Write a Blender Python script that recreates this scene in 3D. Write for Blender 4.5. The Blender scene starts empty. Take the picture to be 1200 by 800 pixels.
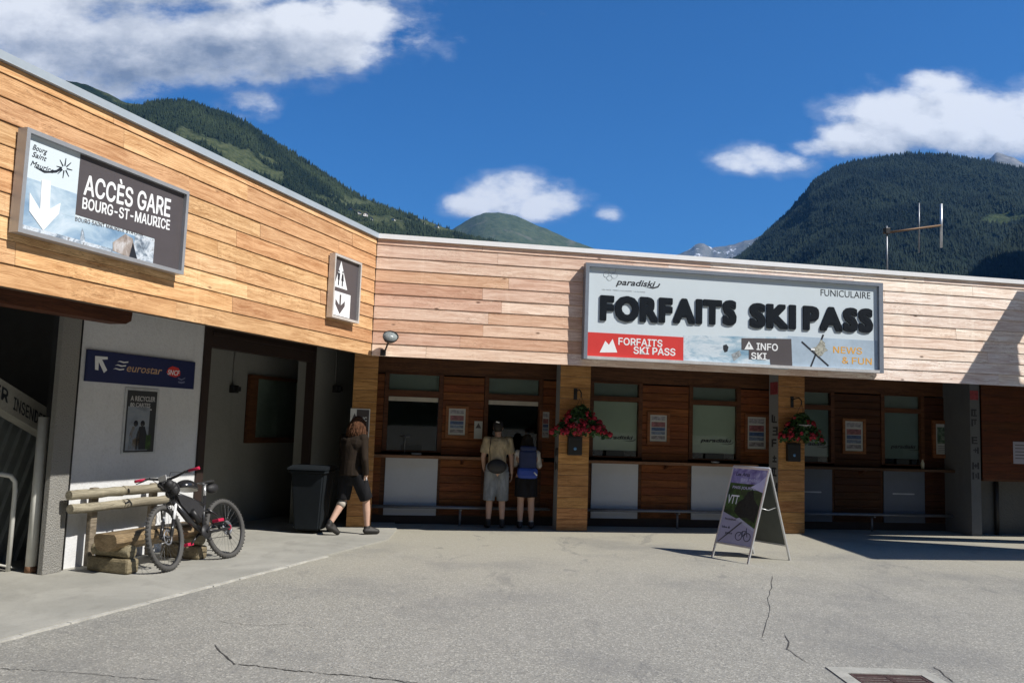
import bpy, bmesh, math, random
import numpy as np
from mathutils import Vector, Matrix, noise as mnoise
random.seed(7); rng = np.random.default_rng(11)
R_ = math.radians
sc = bpy.context.scene
col = sc.collection

# ------------------------------------------------------------------ camera
F = 985.0; EYE = 1.70; RHO = .0343; PIT = math.atan(98/985.)
R0 = np.array([1, 0, 0.]); F0 = np.array([0, math.cos(PIT), math.sin(PIT)]); U0 = np.array([0, -math.sin(PIT), math.cos(PIT)])
CR = math.cos(RHO)*R0 + math.sin(RHO)*U0; CU = math.cos(RHO)*U0 - math.sin(RHO)*R0
CAM = np.array([0, 0, EYE])
cd = bpy.data.cameras.new('camera'); cam = bpy.data.objects.new('camera', cd); col.objects.link(cam)
cd.sensor_width = 36; cd.lens = F/1200*36; cd.clip_start = .05; cd.clip_end = 60000
m = Matrix.Identity(4)
for i in range(3):
    m[i][0] = CR[i]; m[i][1] = CU[i]; m[i][2] = -F0[i]; m[i][3] = CAM[i]
cam.matrix_world = m
sc.camera = cam
def ray(x, y): return (x-600)/F*CR - (y-400)/F*CU + F0
def ground(x, y, z=0):
    d = ray(x, y); return CAM + d*((z-EYE)/d[2])
def at_depth(x, y, Y):
    d = ray(x, y); return CAM + d*(Y/d[1])

# ------------------------------------------------------------------ light
SUN = Vector((1, -.487, 1.17)).normalized()
EL = math.asin(SUN.z); AZ = math.atan2(SUN.x, SUN.y)
sd = bpy.data.lights.new('sun', 'SUN'); sd.energy = 5.0; sd.angle = R_(.53); sd.color = (1, .95, .87)
so = bpy.data.objects.new('sun', sd); col.objects.link(so)
so.rotation_euler = SUN.to_track_quat('Z', 'Y').to_euler(); so.location = (20, -10, 25)
sc.view_settings.view_transform = 'Standard'; sc.view_settings.look = 'None'
sc.view_settings.gamma = 1; sc.view_settings.exposure = 0.45
sc.cycles.max_bounces = 6; sc.cycles.volume_bounces = 0; sc.cycles.transparent_max_bounces = 12

# ------------------------------------------------------------------ node helper
class NT:
    def __init__(s, tree): s.t = tree; s.n = tree.nodes; s.l = tree.links
    def node(s, typ, props=None, **inp):
        n = s.n.new(typ)
        for k, v in (props or {}).items(): setattr(n, k, v)
        for k, v in inp.items():
            key = int(k[1:]) if k[0] == 'i' and k[1:].isdigit() else k.replace('_', ' ')
            s.put(n.inputs[key], v)
        return n
    def put(s, sock, v):
        if isinstance(v, bpy.types.NodeSocket): s.l.new(v, sock)
        elif isinstance(v, (tuple, list)) and sock.type == 'RGBA' and len(v) == 3: sock.default_value = (*v, 1)
        else: sock.default_value = v
    def math(s, op, a, b=0.0, c=None):
        n = s.n.new('ShaderNodeMath'); n.operation = op; s.put(n.inputs[0], a); s.put(n.inputs[1], b)
        if c is not None: s.put(n.inputs[2], c)
        return n.outputs[0]
    def mix(s, f, a, b, mode='MIX'):
        n = s.n.new('ShaderNodeMix'); n.data_type = 'RGBA'; n.blend_type = mode
        s.put(n.inputs[0], f); s.put(n.inputs[6], a); s.put(n.inputs[7], b); return n.outputs[2]
    def noise(s, vec, scale, detail=4, rough=.55, dist=0):
        n = s.n.new('ShaderNodeTexNoise'); s.put(n.inputs['Scale'], scale); n.inputs['Detail'].default_value = detail
        n.inputs['Roughness'].default_value = rough; n.inputs['Distortion'].default_value = dist
        if vec is not None: s.l.new(vec, n.inputs['Vector'])
        return n.outputs['Fac']
    def ramp(s, fac, stops, interp='LINEAR'):
        n = s.n.new('ShaderNodeValToRGB'); n.color_ramp.interpolation = interp
        e = n.color_ramp.elements
        while len(e) < len(stops): e.new(.5)
        for i, (p, c) in enumerate(stops):
            e[i].position = p; e[i].color = (c, c, c, 1) if isinstance(c, (int, float)) else (*c, 1)
        s.put(n.inputs[0], fac); return n.outputs[0]
    def smooth(s, v, a, b, lo=0., hi=1.):
        n = s.n.new('ShaderNodeMapRange'); n.interpolation_type = 'SMOOTHSTEP'
        s.put(n.inputs[0], v); n.inputs[1].default_value = a; n.inputs[2].default_value = b
        n.inputs[3].default_value = lo; n.inputs[4].default_value = hi; return n.outputs[0]
    def vmul(s, v, k):
        n = s.n.new('ShaderNodeVectorMath'); n.operation = 'MULTIPLY'; s.put(n.inputs[0], v); s.put(n.inputs[1], k); return n.outputs[0]
    def vadd(s, v, k):
        n = s.n.new('ShaderNodeVectorMath'); n.operation = 'ADD'; s.put(n.inputs[0], v); s.put(n.inputs[1], k); return n.outputs[0]

# ------------------------------------------------------------------ world: sky and clouds
w = bpy.data.worlds.new('World'); sc.world = w; w.use_nodes = True
T = NT(w.node_tree); T.n.clear()
sky = T.node('ShaderNodeTexSky', dict(sky_type='NISHITA', sun_disc=False, sun_elevation=EL, sun_rotation=AZ,
             altitude=900, air_density=1.0, dust_density=.7, ozone_density=2.5))
SKY_S = .080
tc = T.node('ShaderNodeTexCoord').outputs['Generated']
sep = T.node('ShaderNodeSeparateXYZ', Vector=tc)
yy = T.math('MAXIMUM', sep.outputs[1], .02)
cu = T.math('DIVIDE', sep.outputs[0], yy); cv = T.math('DIVIDE', sep.outputs[2], yy)
cuv = T.node('ShaderNodeCombineXYZ', X=cu, Y=cv, Z=0.).outputs[0]
def uv(x, y):
    d = ray(x, y); return d[0]/d[1], d[2]/d[1]
# cloud puffs: centre and half axes
PUFFS = [(40, 25, 120, 62, 1), (150, 48, 130, 62, 1), (265, 45, 125, 62, 1), (360, 38, 100, 58, 1), (425, 34, 62, 50, .9), (200, -60, 340, 90, 1),
         (285, 121, 34, 17, .42), (480, 40, 40, 30, .35), (35, 70, 60, 45, .9), (120, 92, 90, 30, .7),
         (600, 226, 74, 28, .8), (560, 238, 50, 20, .75), (640, 238, 46, 24, .8), (706, 250, 16, 12, .45),
         (1070, 138, 112, 46, 1), (1150, 150, 110, 46, 1), (1010, 160, 72, 30, .95), (1090, 108, 60, 28, .8), (905, 181, 60, 17, .6), (862, 186, 40, 14, .45), (965, 165, 40, 16, .75), (1260, 150, 90, 50, 1)]
def density(vec, tag=''):
    best = None
    s3 = T.node('ShaderNodeSeparateXYZ', Vector=vec)
    for (x, y, a, b, k) in PUFFS:
        u0, v0 = uv(x, y)
        dx = T.math('MULTIPLY', T.math('SUBTRACT', s3.outputs[0], u0), F/a)
        dy = T.math('MULTIPLY', T.math('SUBTRACT', s3.outputs[1], v0), F/b)
        r2 = T.math('ADD', T.math('MULTIPLY', dx, dx), T.math('MULTIPLY', dy, dy))
        d = T.math('MULTIPLY', T.math('SUBTRACT', 1.0, r2), k)
        best = d if best is None else T.node('ShaderNodeMath', dict(operation='SMOOTH_MAX'), i0=best, i1=d, i2=.25).outputs[0]
    return T.math('MAXIMUM', best, -1.2)
warp = T.node('ShaderNodeTexNoise', Vector=cuv, Scale=5.5, Detail=4.)
wv = T.vmul(T.vadd(warp.outputs['Color'], (-.5, -.5, -.5)), (.10, .055, 0))
pw_ = T.vadd(cuv, wv)
d0 = density(pw_); dS = density(T.vadd(pw_, (.020, .034, 0)))      # the same puffs, a step towards the sun: gives the lit and shaded flanks
fb = T.noise(T.vmul(cuv, (1, 1.7, 1)), 9, 10, .62)
fb2 = T.noise(T.vadd(T.vmul(cuv, (1, 1.7, 1)), (.018, .034, 0)), 9, 10, .62)   # same noise, a step towards the sun
d1 = T.math('ADD', T.math('MULTIPLY', d0, 1.5), T.math('MULTIPLY', T.math('SUBTRACT', fb, .52), 3.5))
mask = T.smooth(d1, -.2, .95)
wisp = T.math('MULTIPLY', T.smooth(T.math('ADD', d0, T.math('MULTIPLY', T.math('SUBTRACT', fb, .5), 4.5)), -.5, 1.0), .35)
mask = T.math('MAXIMUM', mask, wisp)
front = T.smooth(sep.outputs[1], .15, .3)
mask = T.math('MULTIPLY', mask, front)
lit = T.math('ADD', T.math('ADD', .80, T.math('MULTIPLY', T.math('SUBTRACT', d0, dS), .55)), T.math('ADD', T.math('MULTIPLY', T.math('SUBTRACT', fb, fb2), 1.5), T.math('MULTIPLY', T.math('SUBTRACT', T.noise(cuv, 30, 6, .65), .5), .45)))
thick = T.smooth(d1, .2, 1.3)
big = T.smooth(T.noise(T.vmul(cuv, (1, 2.2, 1)), 3.2, 3, .5), .42, .68)
# broad shade on the underside of the large bank at upper left
u1, v1 = uv(215, 70)
du = T.math('MULTIPLY', T.math('SUBTRACT', cu, u1), F/230.); dv = T.math('MULTIPLY', T.math('SUBTRACT', cv, v1), F/62.)
under = T.smooth(T.math('ADD', T.math('MULTIPLY', du, du), T.math('MULTIPLY', dv, dv)), 1.5, 0.)
lit = T.math('SUBTRACT', lit, T.math('MULTIPLY', T.math('MULTIPLY', thick, under), .45))
lit = T.math('SUBTRACT', lit, T.math('MULTIPLY', T.math('MULTIPLY', thick, big), .12))
lit = T.node('ShaderNodeClamp', Value=lit, Min=.0, Max=1.1).outputs[0]
ccol = T.mix(T.node('ShaderNodeMapRange', Value=lit, i1=.10, i2=.95).outputs[0], (.17, .21, .28), (.70, .72, .75))
skyc = T.node('ShaderNodeHueSaturation', Saturation=1.22, Value=1.0, Color=sky.outputs[0]).outputs[0]
skycol = T.mix(1.0, skyc, (SKY_S*.40, SKY_S*.82, SKY_S*1.12), 'MULTIPLY')
fin = T.mix(mask, skycol, ccol)
bg = T.node('ShaderNodeBackground', Color=fin, Strength=1.0)
T.l.new(bg.outputs[0], T.node('ShaderNodeOutputWorld').inputs[0])

# ------------------------------------------------------------------ materials
MATS = {}
def mat(name, base=(.5, .5, .5), rough=.7, metal=0., spec=.4, var=.12, vscale=6, bump=.0, bscale=60, alpha=1, dirt=0., coat=0.):
    """plain procedural surface: colour broken up by two noises, fine relief, worn patches"""
    if name in MATS: return MATS[name]
    mt = bpy.data.materials.new(name); mt.use_nodes = True; t = NT(mt.node_tree); b = t.n['Principled BSDF']
    co = t.node('ShaderNodeTexCoord').outputs['Object']
    n1 = t.noise(co, vscale, 5, .6); n2 = t.noise(co, vscale*7, 3, .6)
    f = t.math('ADD', t.math('MULTIPLY', n1, .7), t.math('MULTIPLY', n2, .3))
    lo = tuple(c*(1-var) for c in base); hi = tuple(min(1, c*(1+var)) for c in base)
    c = t.mix(t.smooth(f, .3, .7), lo, hi)
    if dirt: c = t.mix(t.math('MULTIPLY', t.smooth(t.noise(co, vscale*.6, 8, .7), .5, .75), dirt), c, tuple(x*.45+.01 for x in base))
    t.put(b.inputs['Base Color'], c); b.inputs['Metallic'].default_value = metal
    t.put(b.inputs['Roughness'], t.math('ADD', rough-.06, t.math('MULTIPLY', n2, .12)))
    b.inputs['Specular IOR Level'].default_value = spec; b.inputs['Coat Weight'].default_value = coat
    if bump:
        bn = t.node('ShaderNodeBump', Strength=bump, Distance=.01, Height=t.noise(co, bscale, 4, .6)); t.l.new(bn.outputs[0], b.inputs['Normal'])
    MATS[name] = mt; return mt

def wood(name, tint=(1, 1, 1), base=((.20, .085, .03), (.52, .27, .11)), knots=True, objcol=True, rough=.62, grain=1.0):
    """sawn boards: long grain, late-wood streaks, knots; each board takes its own object colour and its own stretch of the grain"""
    if name in MATS: return MATS[name]
    mt = bpy.data.materials.new(name); mt.use_nodes = True; t = NT(mt.node_tree); b = t.n['Principled BSDF']
    tcn = t.node('ShaderNodeTexCoord').outputs['Object']; oi = t.node('ShaderNodeObjectInfo')
    off = t.node('ShaderNodeCombineXYZ', X=t.math('MULTIPLY', oi.outputs['Random'], 37.), Y=t.math('MULTIPLY', oi.outputs['Random'], 91.), Z=t.math('MULTIPLY', oi.outputs['Random'], 53.)).outputs[0]
    v = t.vadd(tcn, off)
    vw = t.vmul(v, (1.3, 9.0, 19.0))
    warp = t.node('ShaderNodeTexNoise', Vector=t.vmul(v, (1.3, 3, 6)), Scale=1.2, Detail=3.)
    vv = t.vadd(vw, t.vmul(warp.outputs['Color'], (.2, .9, 2.2)))
    g1 = t.noise(vv, 1.6, 6, .65); g2 = t.noise(t.vmul(v, (3., 40., 160.)), 1.0, 3, .6)
    g3 = t.noise(t.vmul(v, (9., 30., 60.)), 1.3, 5, .75)
    wave = t.node('ShaderNodeTexWave', dict(wave_type='BANDS', bands_direction='Z'), Vector=vv, Scale=1.7, Distortion=5.0, Detail=3., Detail_Scale=1.4).outputs['Fac']
    f = t.math('ADD', t.math('MULTIPLY', g1, .66), t.math('ADD', t.math('MULTIPLY', g2, .22), t.math('MULTIPLY', wave, .14)))
    lo, hi = base
    c = t.mix(t.smooth(f, .34, .70), lo, hi)
    c = t.mix(t.math('MULTIPLY', t.smooth(g3, .60, .72), .55*grain), c, tuple(x*.9 for x in lo))      # torn, flecked grain
    g4 = t.noise(t.vmul(v, (16., 40., 90.)), 1.0, 4, .8)
    patchy = t.smooth(t.noise(t.vmul(v, (1.2, 2., 3.)), 1.0, 4, .6), .45, .62)
    c = t.mix(t.math('MULTIPLY', t.math('MULTIPLY', t.smooth(g4, .56, .66), patchy), .7*grain), c, tuple(min(1, x*1.25) for x in hi))
    c = t.mix(t.math('MULTIPLY', t.math('MULTIPLY', t.smooth(g4, .44, .36), patchy), .8*grain), c, tuple(x*.55 for x in lo))
    if knots:
        vo = t.node('ShaderNodeTexVoronoi', dict(feature='F1'), Vector=t.vmul(v, (1.9, .2, 4.6)), Scale=1.0)
        k = t.smooth(vo.outputs['Distance'], .10, .03)
        pick = t.smooth(t.node('ShaderNodeSeparateColor', Color=vo.outputs['Color']).outputs[0], .36, .40)
        c = t.mix(t.math('MULTIPLY', t.math('MULTIPLY', k, pick), .85), c, (.075, .028, .012))
    gp = t.node('ShaderNodeNewGeometry').outputs['Position']; run = t.noise(t.vmul(gp, (5., 5., .55)), 1.0, 6, .7)      # rain runs down the wall
    c = t.mix(t.math('MULTIPLY', t.smooth(run, .56, .72), .22), c, tuple(x*.8 for x in lo)); c = t.mix(t.math('MULTIPLY', t.smooth(run, .44, .32), .22), c, tuple(min(1, x*1.15) for x in hi))
    if objcol: c = t.mix(1.0, c, oi.outputs['Color'], 'MULTIPLY')
    rnd = t.node('ShaderNodeHueSaturation', Hue=t.math('ADD', .494, t.math('MULTIPLY', oi.outputs['Random'], .012)), Saturation=1.0,
                 Value=t.math('ADD', .92, t.math('MULTIPLY', oi.outputs['Random'], .14)), Color=c).outputs[0]
    c = t.mix(1.0, rnd, tint, 'MULTIPLY')
    t.put(b.inputs['Base Color'], c); b.inputs['Roughness'].default_value = rough; b.inputs['Specular IOR Level'].default_value = .3
    bn = t.node('ShaderNodeBump', Strength=.35, Distance=.006, Height=f); t.l.new(bn.outputs[0], b.inputs['Normal'])
    MATS[name] = mt; return mt

def emit_free_glass(name, tint=(.88, .92, .90), refl=1.0):
    if name in MATS: return MATS[name]
    mt = bpy.data.materials.new(name); mt.use_nodes = True; t = NT(mt.node_tree); t.n.clear()
    fr = t.node('ShaderNodeFresnel', IOR=1.5).outputs[0]
    mx = t.node('ShaderNodeMixShader', i0=t.math('MULTIPLY', fr, refl), i1=t.node('ShaderNodeBsdfTransparent', Color=tint).outputs[0], i2=t.node('ShaderNodeBsdfGlossy', Roughness=.02).outputs[0])
    t.l.new(mx.outputs[0], t.node('ShaderNodeOutputMaterial').inputs[0]); MATS[name] = mt; return mt

W_LEFT = wood('larch_left', base=((.40, .205, .088), (.78, .52, .29)))
W_RIGHT = wood('larch_right', base=((.58, .39, .285), (.92, .77, .64)))
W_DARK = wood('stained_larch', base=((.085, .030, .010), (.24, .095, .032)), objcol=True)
W_COL = wood('column_larch', base=((.30, .14, .045), (.66, .37, .15)), objcol=True)
W_FRAME = wood('brown_frame', base=((.05, .018, .008), (.15, .058, .025)), objcol=False, knots=False)
W_LOG = wood('weathered_log', base=((.16, .14, .105), (.38, .345, .27)), objcol=True)
ZINC = mat('zinc', (.40, .46, .52), .45, .1, var=.05, vscale=2)
DARKM = mat('dark_metal', (.03, .03, .032), .5, .3)
BLACK = mat('black_plastic', (.015, .015, .016), .45, 0, var=.2)
RUBBER = mat('tyre_rubber', (.075, .073, .070), .85, 0, bump=.5, bscale=120)
STEEL = mat('galvanised_steel', (.24, .25, .27), .45, .6, var=.12, vscale=9)
SILVER = mat('silver_frame', (.66, .67, .68), .35, .7, var=.05)
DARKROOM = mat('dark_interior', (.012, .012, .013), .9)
WHITE = mat('white_print', (.80, .82, .83), .5, var=.02)
WHITEP = mat('white_panel', (.52, .55, .60), .45, var=.04, vscale=2, dirt=.12)
RED = mat('red_print', (.62, .045, .04), .45, var=.04)
ORANGE = mat('orange_print', (.72, .38, .07), .5, var=.03)
BLACKP = mat('black_print', (.018, .022, .03), .5, var=.05)
GREYD = mat('dark_grey_print', (.085, .075, .08), .45, var=.04)
PINK = mat('pink_plastic', (.45, .015, .06), .5, var=.06)
SIGNGREY = mat('sign_frame_paint', (.22, .25, .30), .42, .3, var=.08)
GLASS = emit_free_glass('window_glass', refl=.55)

def stucco(name, base, sc_=30, bump=.6, dist=.02, stain=.3):
    if name in MATS: return MATS[name]
    mt = bpy.data.materials.new(name); mt.use_nodes = True; t = NT(mt.node_tree); b = t.n['Principled BSDF']
    co = t.node('ShaderNodeTexCoord').outputs['Object']
    n1 = t.noise(co, 1.1, 6, .65); n2 = t.noise(co, sc_, 5, .7); n3 = t.noise(t.vmul(co, (3, 3, .5)), 2.2, 6, .7)
    c = t.mix(t.smooth(n1, .3, .7), tuple(x*.90 for x in base), base)
    c = t.mix(t.math('MULTIPLY', t.smooth(n3, .52, .75), stain), c, tuple(x*.62 for x in base))
    c = t.mix(t.math('MULTIPLY', t.smooth(n2, .55, .3), .25), c, tuple(x*.6 for x in base))
    t.put(b.inputs['Base Color'], c); b.inputs['Roughness'].default_value = .9; b.inputs['Specular IOR Level'].default_value = .2
    bn = t.node('ShaderNodeBump', Strength=bump, Distance=dist, Height=n2); t.l.new(bn.outputs[0], b.inputs['Normal'])
    MATS[name] = mt; return mt
STUCCO = stucco('white_render', (.70, .71, .72), 34, .5, .012, .2)
STUCCO_G = stucco('grey_render', (.27, .27, .245), 34, .5, .012)
PEBBLE = stucco('pebble_dash', (.42, .41, .38), 60, 1.0, .05, .15)

def printmat(name, pal, scale=(3, 3, 3), seed=0.):
    """a printed picture: patches of a few inks"""
    if name in MATS: return MATS[name]
    mt = bpy.data.materials.new(name); mt.use_nodes = True; t = NT(mt.node_tree); b = t.n['Principled BSDF']
    co = t.vadd(t.node('ShaderNodeTexCoord').outputs['Object'], (seed, seed*1.3, seed*.7))
    n = t.noise(t.vmul(co, scale), 1.0, 7, .65, .6)
    k = len(pal); st = [(.30+.40*i/max(1, k-1), c) for i, c in enumerate(pal)]
    t.put(b.inputs['Base Color'], t.ramp(n, st)); b.inputs['Roughness'].default_value = .4
    MATS[name] = mt; return mt
P_SNOW = printmat('snow_picture', [(.18, .32, .44), (.36, .50, .60), (.62, .70, .76), (.28, .40, .50)], (2.2, 2, 5))
P_TOWN = printmat('winter_town_picture', [(.05, .06, .08), (.20, .25, .31), (.60, .66, .72), (.12, .11, .11)], (9, 5, 11), 3)
P_SKYP = printmat('pale_sky_picture', [(.13, .24, .38), (.24, .36, .50), (.42, .54, .64), (.62, .70, .78)], (1.6, 2, 3), 5)
P_CHALET = printmat('chalet_picture', [(.05, .04, .04), (.35, .30, .27), (.75, .78, .82)], (7, 5, 5), 9)
P_GREEN = printmat('green_poster_picture', [(.008, .018, .008), (.018, .045, .012), (.045, .11, .02), (.012, .02, .012)], (6, 4, 6), 2)
P_PURPLE = printmat('purple_poster_picture', [(.10, .07, .22), (.25, .22, .42), (.55, .52, .68)], (8, 5, 9), 4)
P_POSTER = printmat('people_poster_picture', [(.05, .04, .03), (.16, .13, .09), (.20, .24, .30), (.12, .16, .14)], (8, 4, 6), 6)

# ------------------------------------------------------------------ mesh building
class MB:
    def __init__(s): s.v = []; s.f = []; s.sm = []
    def add(s, v, f, sm=False):
        o = len(s.v); s.v += [tuple(float(c) for c in p) for p in v]; s.f += [tuple(i+o for i in q) for q in f]; s.sm += [sm]*len(f); return s
    def box(s, x0, x1, y0, y1, z0, z1, M=None):
        v = [(x0, y0, z0), (x1, y0, z0), (x1, y1, z0), (x0, y1, z0), (x0, y0, z1), (x1, y0, z1), (x1, y1, z1), (x0, y1, z1)]
        if M is not None: v = [tuple(M @ Vector(p)) for p in v]
        return s.add(v, [(0, 3, 2, 1), (4, 5, 6, 7), (0, 1, 5, 4), (1, 2, 6, 5), (2, 3, 7, 6), (3, 0, 4, 7)])
    def bbox(s, x0, x1, y0, y1, z0, z1, b=.01):
        """box with chamfered vertical and horizontal edges on all sides"""
        bm = bmesh.new(); bmesh.ops.create_cube(bm, size=1)
        for v in bm.verts: v.co = Vector((x0+(v.co.x+.5)*(x1-x0), y0+(v.co.y+.5)*(y1-y0), z0+(v.co.z+.5)*(z1-z0)))
        bmesh.ops.bevel(bm, geom=list(bm.edges), offset=b, segments=2, affect='EDGES', profile=.5)
        bm.verts.index_update(); s.add([v.co for v in bm.verts], [[v.index for v in f.verts] for f in bm.faces]); bm.free(); return s
    def prism(s, poly, a, b, axis='y'):
        """polygon in the plane across the axis, pushed from a to b"""
        n = len(poly)
        def P(p, t): return {'y': (p[0], t, p[1]), 'z': (p[0], p[1], t), 'x': (t, p[0], p[1])}[axis]
        v = [P(p, a) for p in poly]+[P(p, b) for p in poly]
        return s.add(v, [tuple(range(n)), tuple(range(2*n-1, n-1, -1))]+[(i, n+i, n+(i+1) % n, (i+1) % n) for i in range(n)])
    def tube(s, pts, rad, seg=8, caps=True, closed=False, squash=1.):
        pts = [Vector(p) for p in pts]; n = len(pts)
        rads = rad if isinstance(rad, (list, tuple)) else [rad]*n
        v = []; up = None
        for i, p in enumerate(pts):
            if closed: d = pts[(i+1) % n]-pts[i-1]
            else: d = pts[min(i+1, n-1)]-pts[max(i-1, 0)]
            d.normalize()
            if up is None: up = Vector((0, 0, 1)) if abs(d.z) < .9 else Vector((1, 0, 0))
            x = d.cross(up); x.normalize(); up = x.cross(d); up.normalize()
            for k in range(seg):
                a = 2*math.pi*k/seg; v.append(p+(x*math.cos(a)+up*math.sin(a)*squash)*rads[i])
        f = []
        for i in range(n if closed else n-1):
            j = (i+1) % n
            for k in range(seg): f.append((i*seg+k, i*seg+(k+1) % seg, j*seg+(k+1) % seg, j*seg+k))
        o = len(s.v); s.add(v, f, True)
        if caps and not closed:
            s.f.append(tuple(o+k for k in range(seg-1, -1, -1))); s.f.append(tuple(o+(n-1)*seg+k for k in range(seg))); s.sm += [False, False]
        return s
    def lathe(s, prof, seg=24, origin=(0, 0, 0), axis='z', closed=False):
        v = []; n = len(prof)
        for r, h in prof:
            for k in range(seg):
                a = 2*math.pi*k/seg; c, d = r*math.cos(a), r*math.sin(a)
                p = {'z': (c, d, h), 'y': (c, h, d), 'x': (h, c, d)}[axis]
                v.append((p[0]+origin[0], p[1]+origin[1], p[2]+origin[2]))
        f = []
        for i in range(n if closed else n-1):
            j = (i+1) % n
            for k in range(seg): f.append((i*seg+k, i*seg+(k+1) % seg, j*seg+(k+1) % seg, j*seg+k))
        return s.add(v, f, True)
    def ball(s, c, r, seg=12, rings=8, M=None):
        r = (r, r, r) if isinstance(r, (int, float)) else r
        v = [(c[0], c[1], c[2]-r[2])]
        for i in range(1, rings):
            t = math.pi*i/rings
            for k in range(seg):
                a = 2*math.pi*k/seg; v.append((c[0]+r[0]*math.sin(t)*math.cos(a), c[1]+r[1]*math.sin(t)*math.sin(a), c[2]-r[2]*math.cos(t)))
        v.append((c[0], c[1], c[2]+r[2])); f = []
        for k in range(seg): f.append((0, 1+(k+1) % seg, 1+k))
        for i in range(rings-2):
            for k in range(seg): f.append((1+i*seg+k, 1+i*seg+(k+1) % seg, 1+(i+1)*seg+(k+1) % seg, 1+(i+1)*seg+k))
        e = len(v)-1; b = 1+(rings-2)*seg
        for k in range(seg): f.append((b+k, b+(k+1) % seg, e))
        if M is not None: v = [tuple(M @ Vector(p)) for p in v]
        return s.add(v, f, True)
    def cap(s, a, b, ra, rb, seg=14):
        """round cone between two joints"""
        a = Vector(a); b = Vector(b); d = (b-a).normalized()
        pts = []; rr = []
        for t in (-80, -55, -25): pts.append(a+d*ra*math.sin(R_(t))); rr.append(ra*math.cos(R_(t)))
        pts += [a, b]; rr += [ra, rb]
        for t in (25, 55, 80): pts.append(b+d*rb*math.sin(R_(t))); rr.append(rb*math.cos(R_(t)))
        return s.tube(pts, rr, seg)
    def mesh(s, name):
        me = bpy.data.meshes.new(name); me.from_pydata(s.v, [], s.f)
        if any(s.sm): me.polygons.foreach_set('use_smooth', s.sm)
        me.update(); return me
    def fix(s, name):
        me = s.mesh(name); bm = bmesh.new(); bm.from_mesh(me); bmesh.ops.recalc_face_normals(bm, faces=bm.faces); bm.to_mesh(me); bm.free(); return me

def obj(name, mb, material, parent=None, loc=(0, 0, 0), rot=None, color=None):
    me = mb.fix(name) if isinstance(mb, MB) else mb
    o = bpy.data.objects.new(name, me); col.objects.link(o)
    if material is not None and not me.materials: me.materials.append(material)
    o.location = loc
    if rot: o.rotation_euler = rot
    if parent: o.parent = parent
    if color: o.color = (*color, 1)
    return o
def thing(name, label, cat, loc=(0, 0, 0), rotz=0., group=None, rot=None):
    o = bpy.data.objects.new(name, None); col.objects.link(o); o.location = loc; o.rotation_euler = rot or (0, 0, rotz)
    o.empty_display_size = .2
    o['label'] = label; o['category'] = cat
    if group: o['group'] = group
    return o
def tag(o, label, cat, group=None):
    o['label'] = label; o['category'] = cat
    if group: o['group'] = group
    return o
def struct(o): o['kind'] = 'structure'; return o

# ------------------------------------------------------------------ wall frames: x along the wall, y into the building, z up
CORNER = np.array([-2.02, 12.05, 0.])
FR = {}
for k, a in dict(L=18.62, R=79.99).items():
    d = np.array([math.sin(R_(a)), math.cos(R_(a)), 0]); FR[k] = (d, np.array([d[1], -d[0], 0]), R_(90-a))
def P(k, x, y, depth):
    d, n, _ = FR[k]; rr = ray(x, y); t = ((CORNER-CAM)@n-depth)/(rr@n); p = CAM+rr*t
    return float((p-CORNER)@d), float(p[2])
def Wd(k, u, y, z=0.):
    d, n, _ = FR[k]; p = CORNER+d*u-n*y; return (float(p[0]), float(p[1]), z)
def PX(k, x, y, depth): u, z = P(k, x, y, depth); return u, z

# ------------------------------------------------------------------ text
try: INTER = bpy.data.fonts.load(bpy.utils.system_resource('DATAFILES')+'/fonts/Inter.woff2')   # Blender's own interface font
except Exception: INTER = None
def text_mesh(s, bold=0., extrude=.0008, shear=0., sx=1., font_size=1., inter=False, square=False):
    cu_ = bpy.data.curves.new('lettering', 'FONT'); cu_.body = s; cu_.size = font_size; cu_.extrude = extrude; cu_.shear = shear
    cu_.resolution_u = 3; cu_.align_x = 'LEFT'
    if inter and INTER: cu_.font = INTER
    o = bpy.data.objects.new('tmp', cu_); col.objects.link(o); bpy.context.view_layer.update()
    me = bpy.data.meshes.new_from_object(o.evaluated_get(bpy.context.evaluated_depsgraph_get())); bpy.data.objects.remove(o)
    me.materials.clear(); me.name = 'lettering'
    if bold:      # heavier strokes: the outline repeated round a small ring, each copy a hair behind the last
        bm = bmesh.new(); n = 18
        for k in range(n+1):
            a = 2*math.pi*k/n; q_ = max(abs(math.cos(a)), abs(math.sin(a))); r = bold/(q_ if square else 1) if k < n else 0
            c = me.copy(); c.transform(Matrix.Translation((r*math.cos(a), r*math.sin(a), -.011*k))); bm.from_mesh(c); bpy.data.meshes.remove(c)
        bm.to_mesh(me); bm.free()
    return me
def lettering(parent, s, x0, x1, zb, cap, y, material, bold=.0, depth=.0012, shear=0., name='lettering', slope=0., inter=False):
    """one line of flat print between x0 and x1, its baseline at zb, capitals `cap` high, standing on the surface y"""
    me = text_mesh(s, bold, .5, shear, inter=inter)
    v = np.empty(len(me.vertices)*3, np.float32); me.vertices.foreach_get('co', v); v = v.reshape(-1, 3)
    mn, mx = v.min(0), v.max(0)
    kx = (x1-x0)/(mx[0]-mn[0]); kz = cap/(CAPI if inter else CAPH)
    out = np.empty_like(v); out[:, 0] = x0+(v[:, 0]-mn[0])*kx; out[:, 2] = zb+v[:, 1]*kz + slope*(out[:, 0]-x0); out[:, 1] = y-depth*(v[:, 2]+.5)
    me.vertices.foreach_set('co', out.ravel()); me.update()
    return obj(name, me, material, parent)
_m = text_mesh('H'); CAPH = max(v.co.y for v in _m.vertices); _m = text_mesh('H', inter=True); CAPI = max(v.co.y for v in _m.vertices)
def flat(parent, name, x0, x1, z0, z1, y, material, t=.002):
    return obj(name, MB().box(x0, x1, y-t, y, z0, z1), material, parent)
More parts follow.
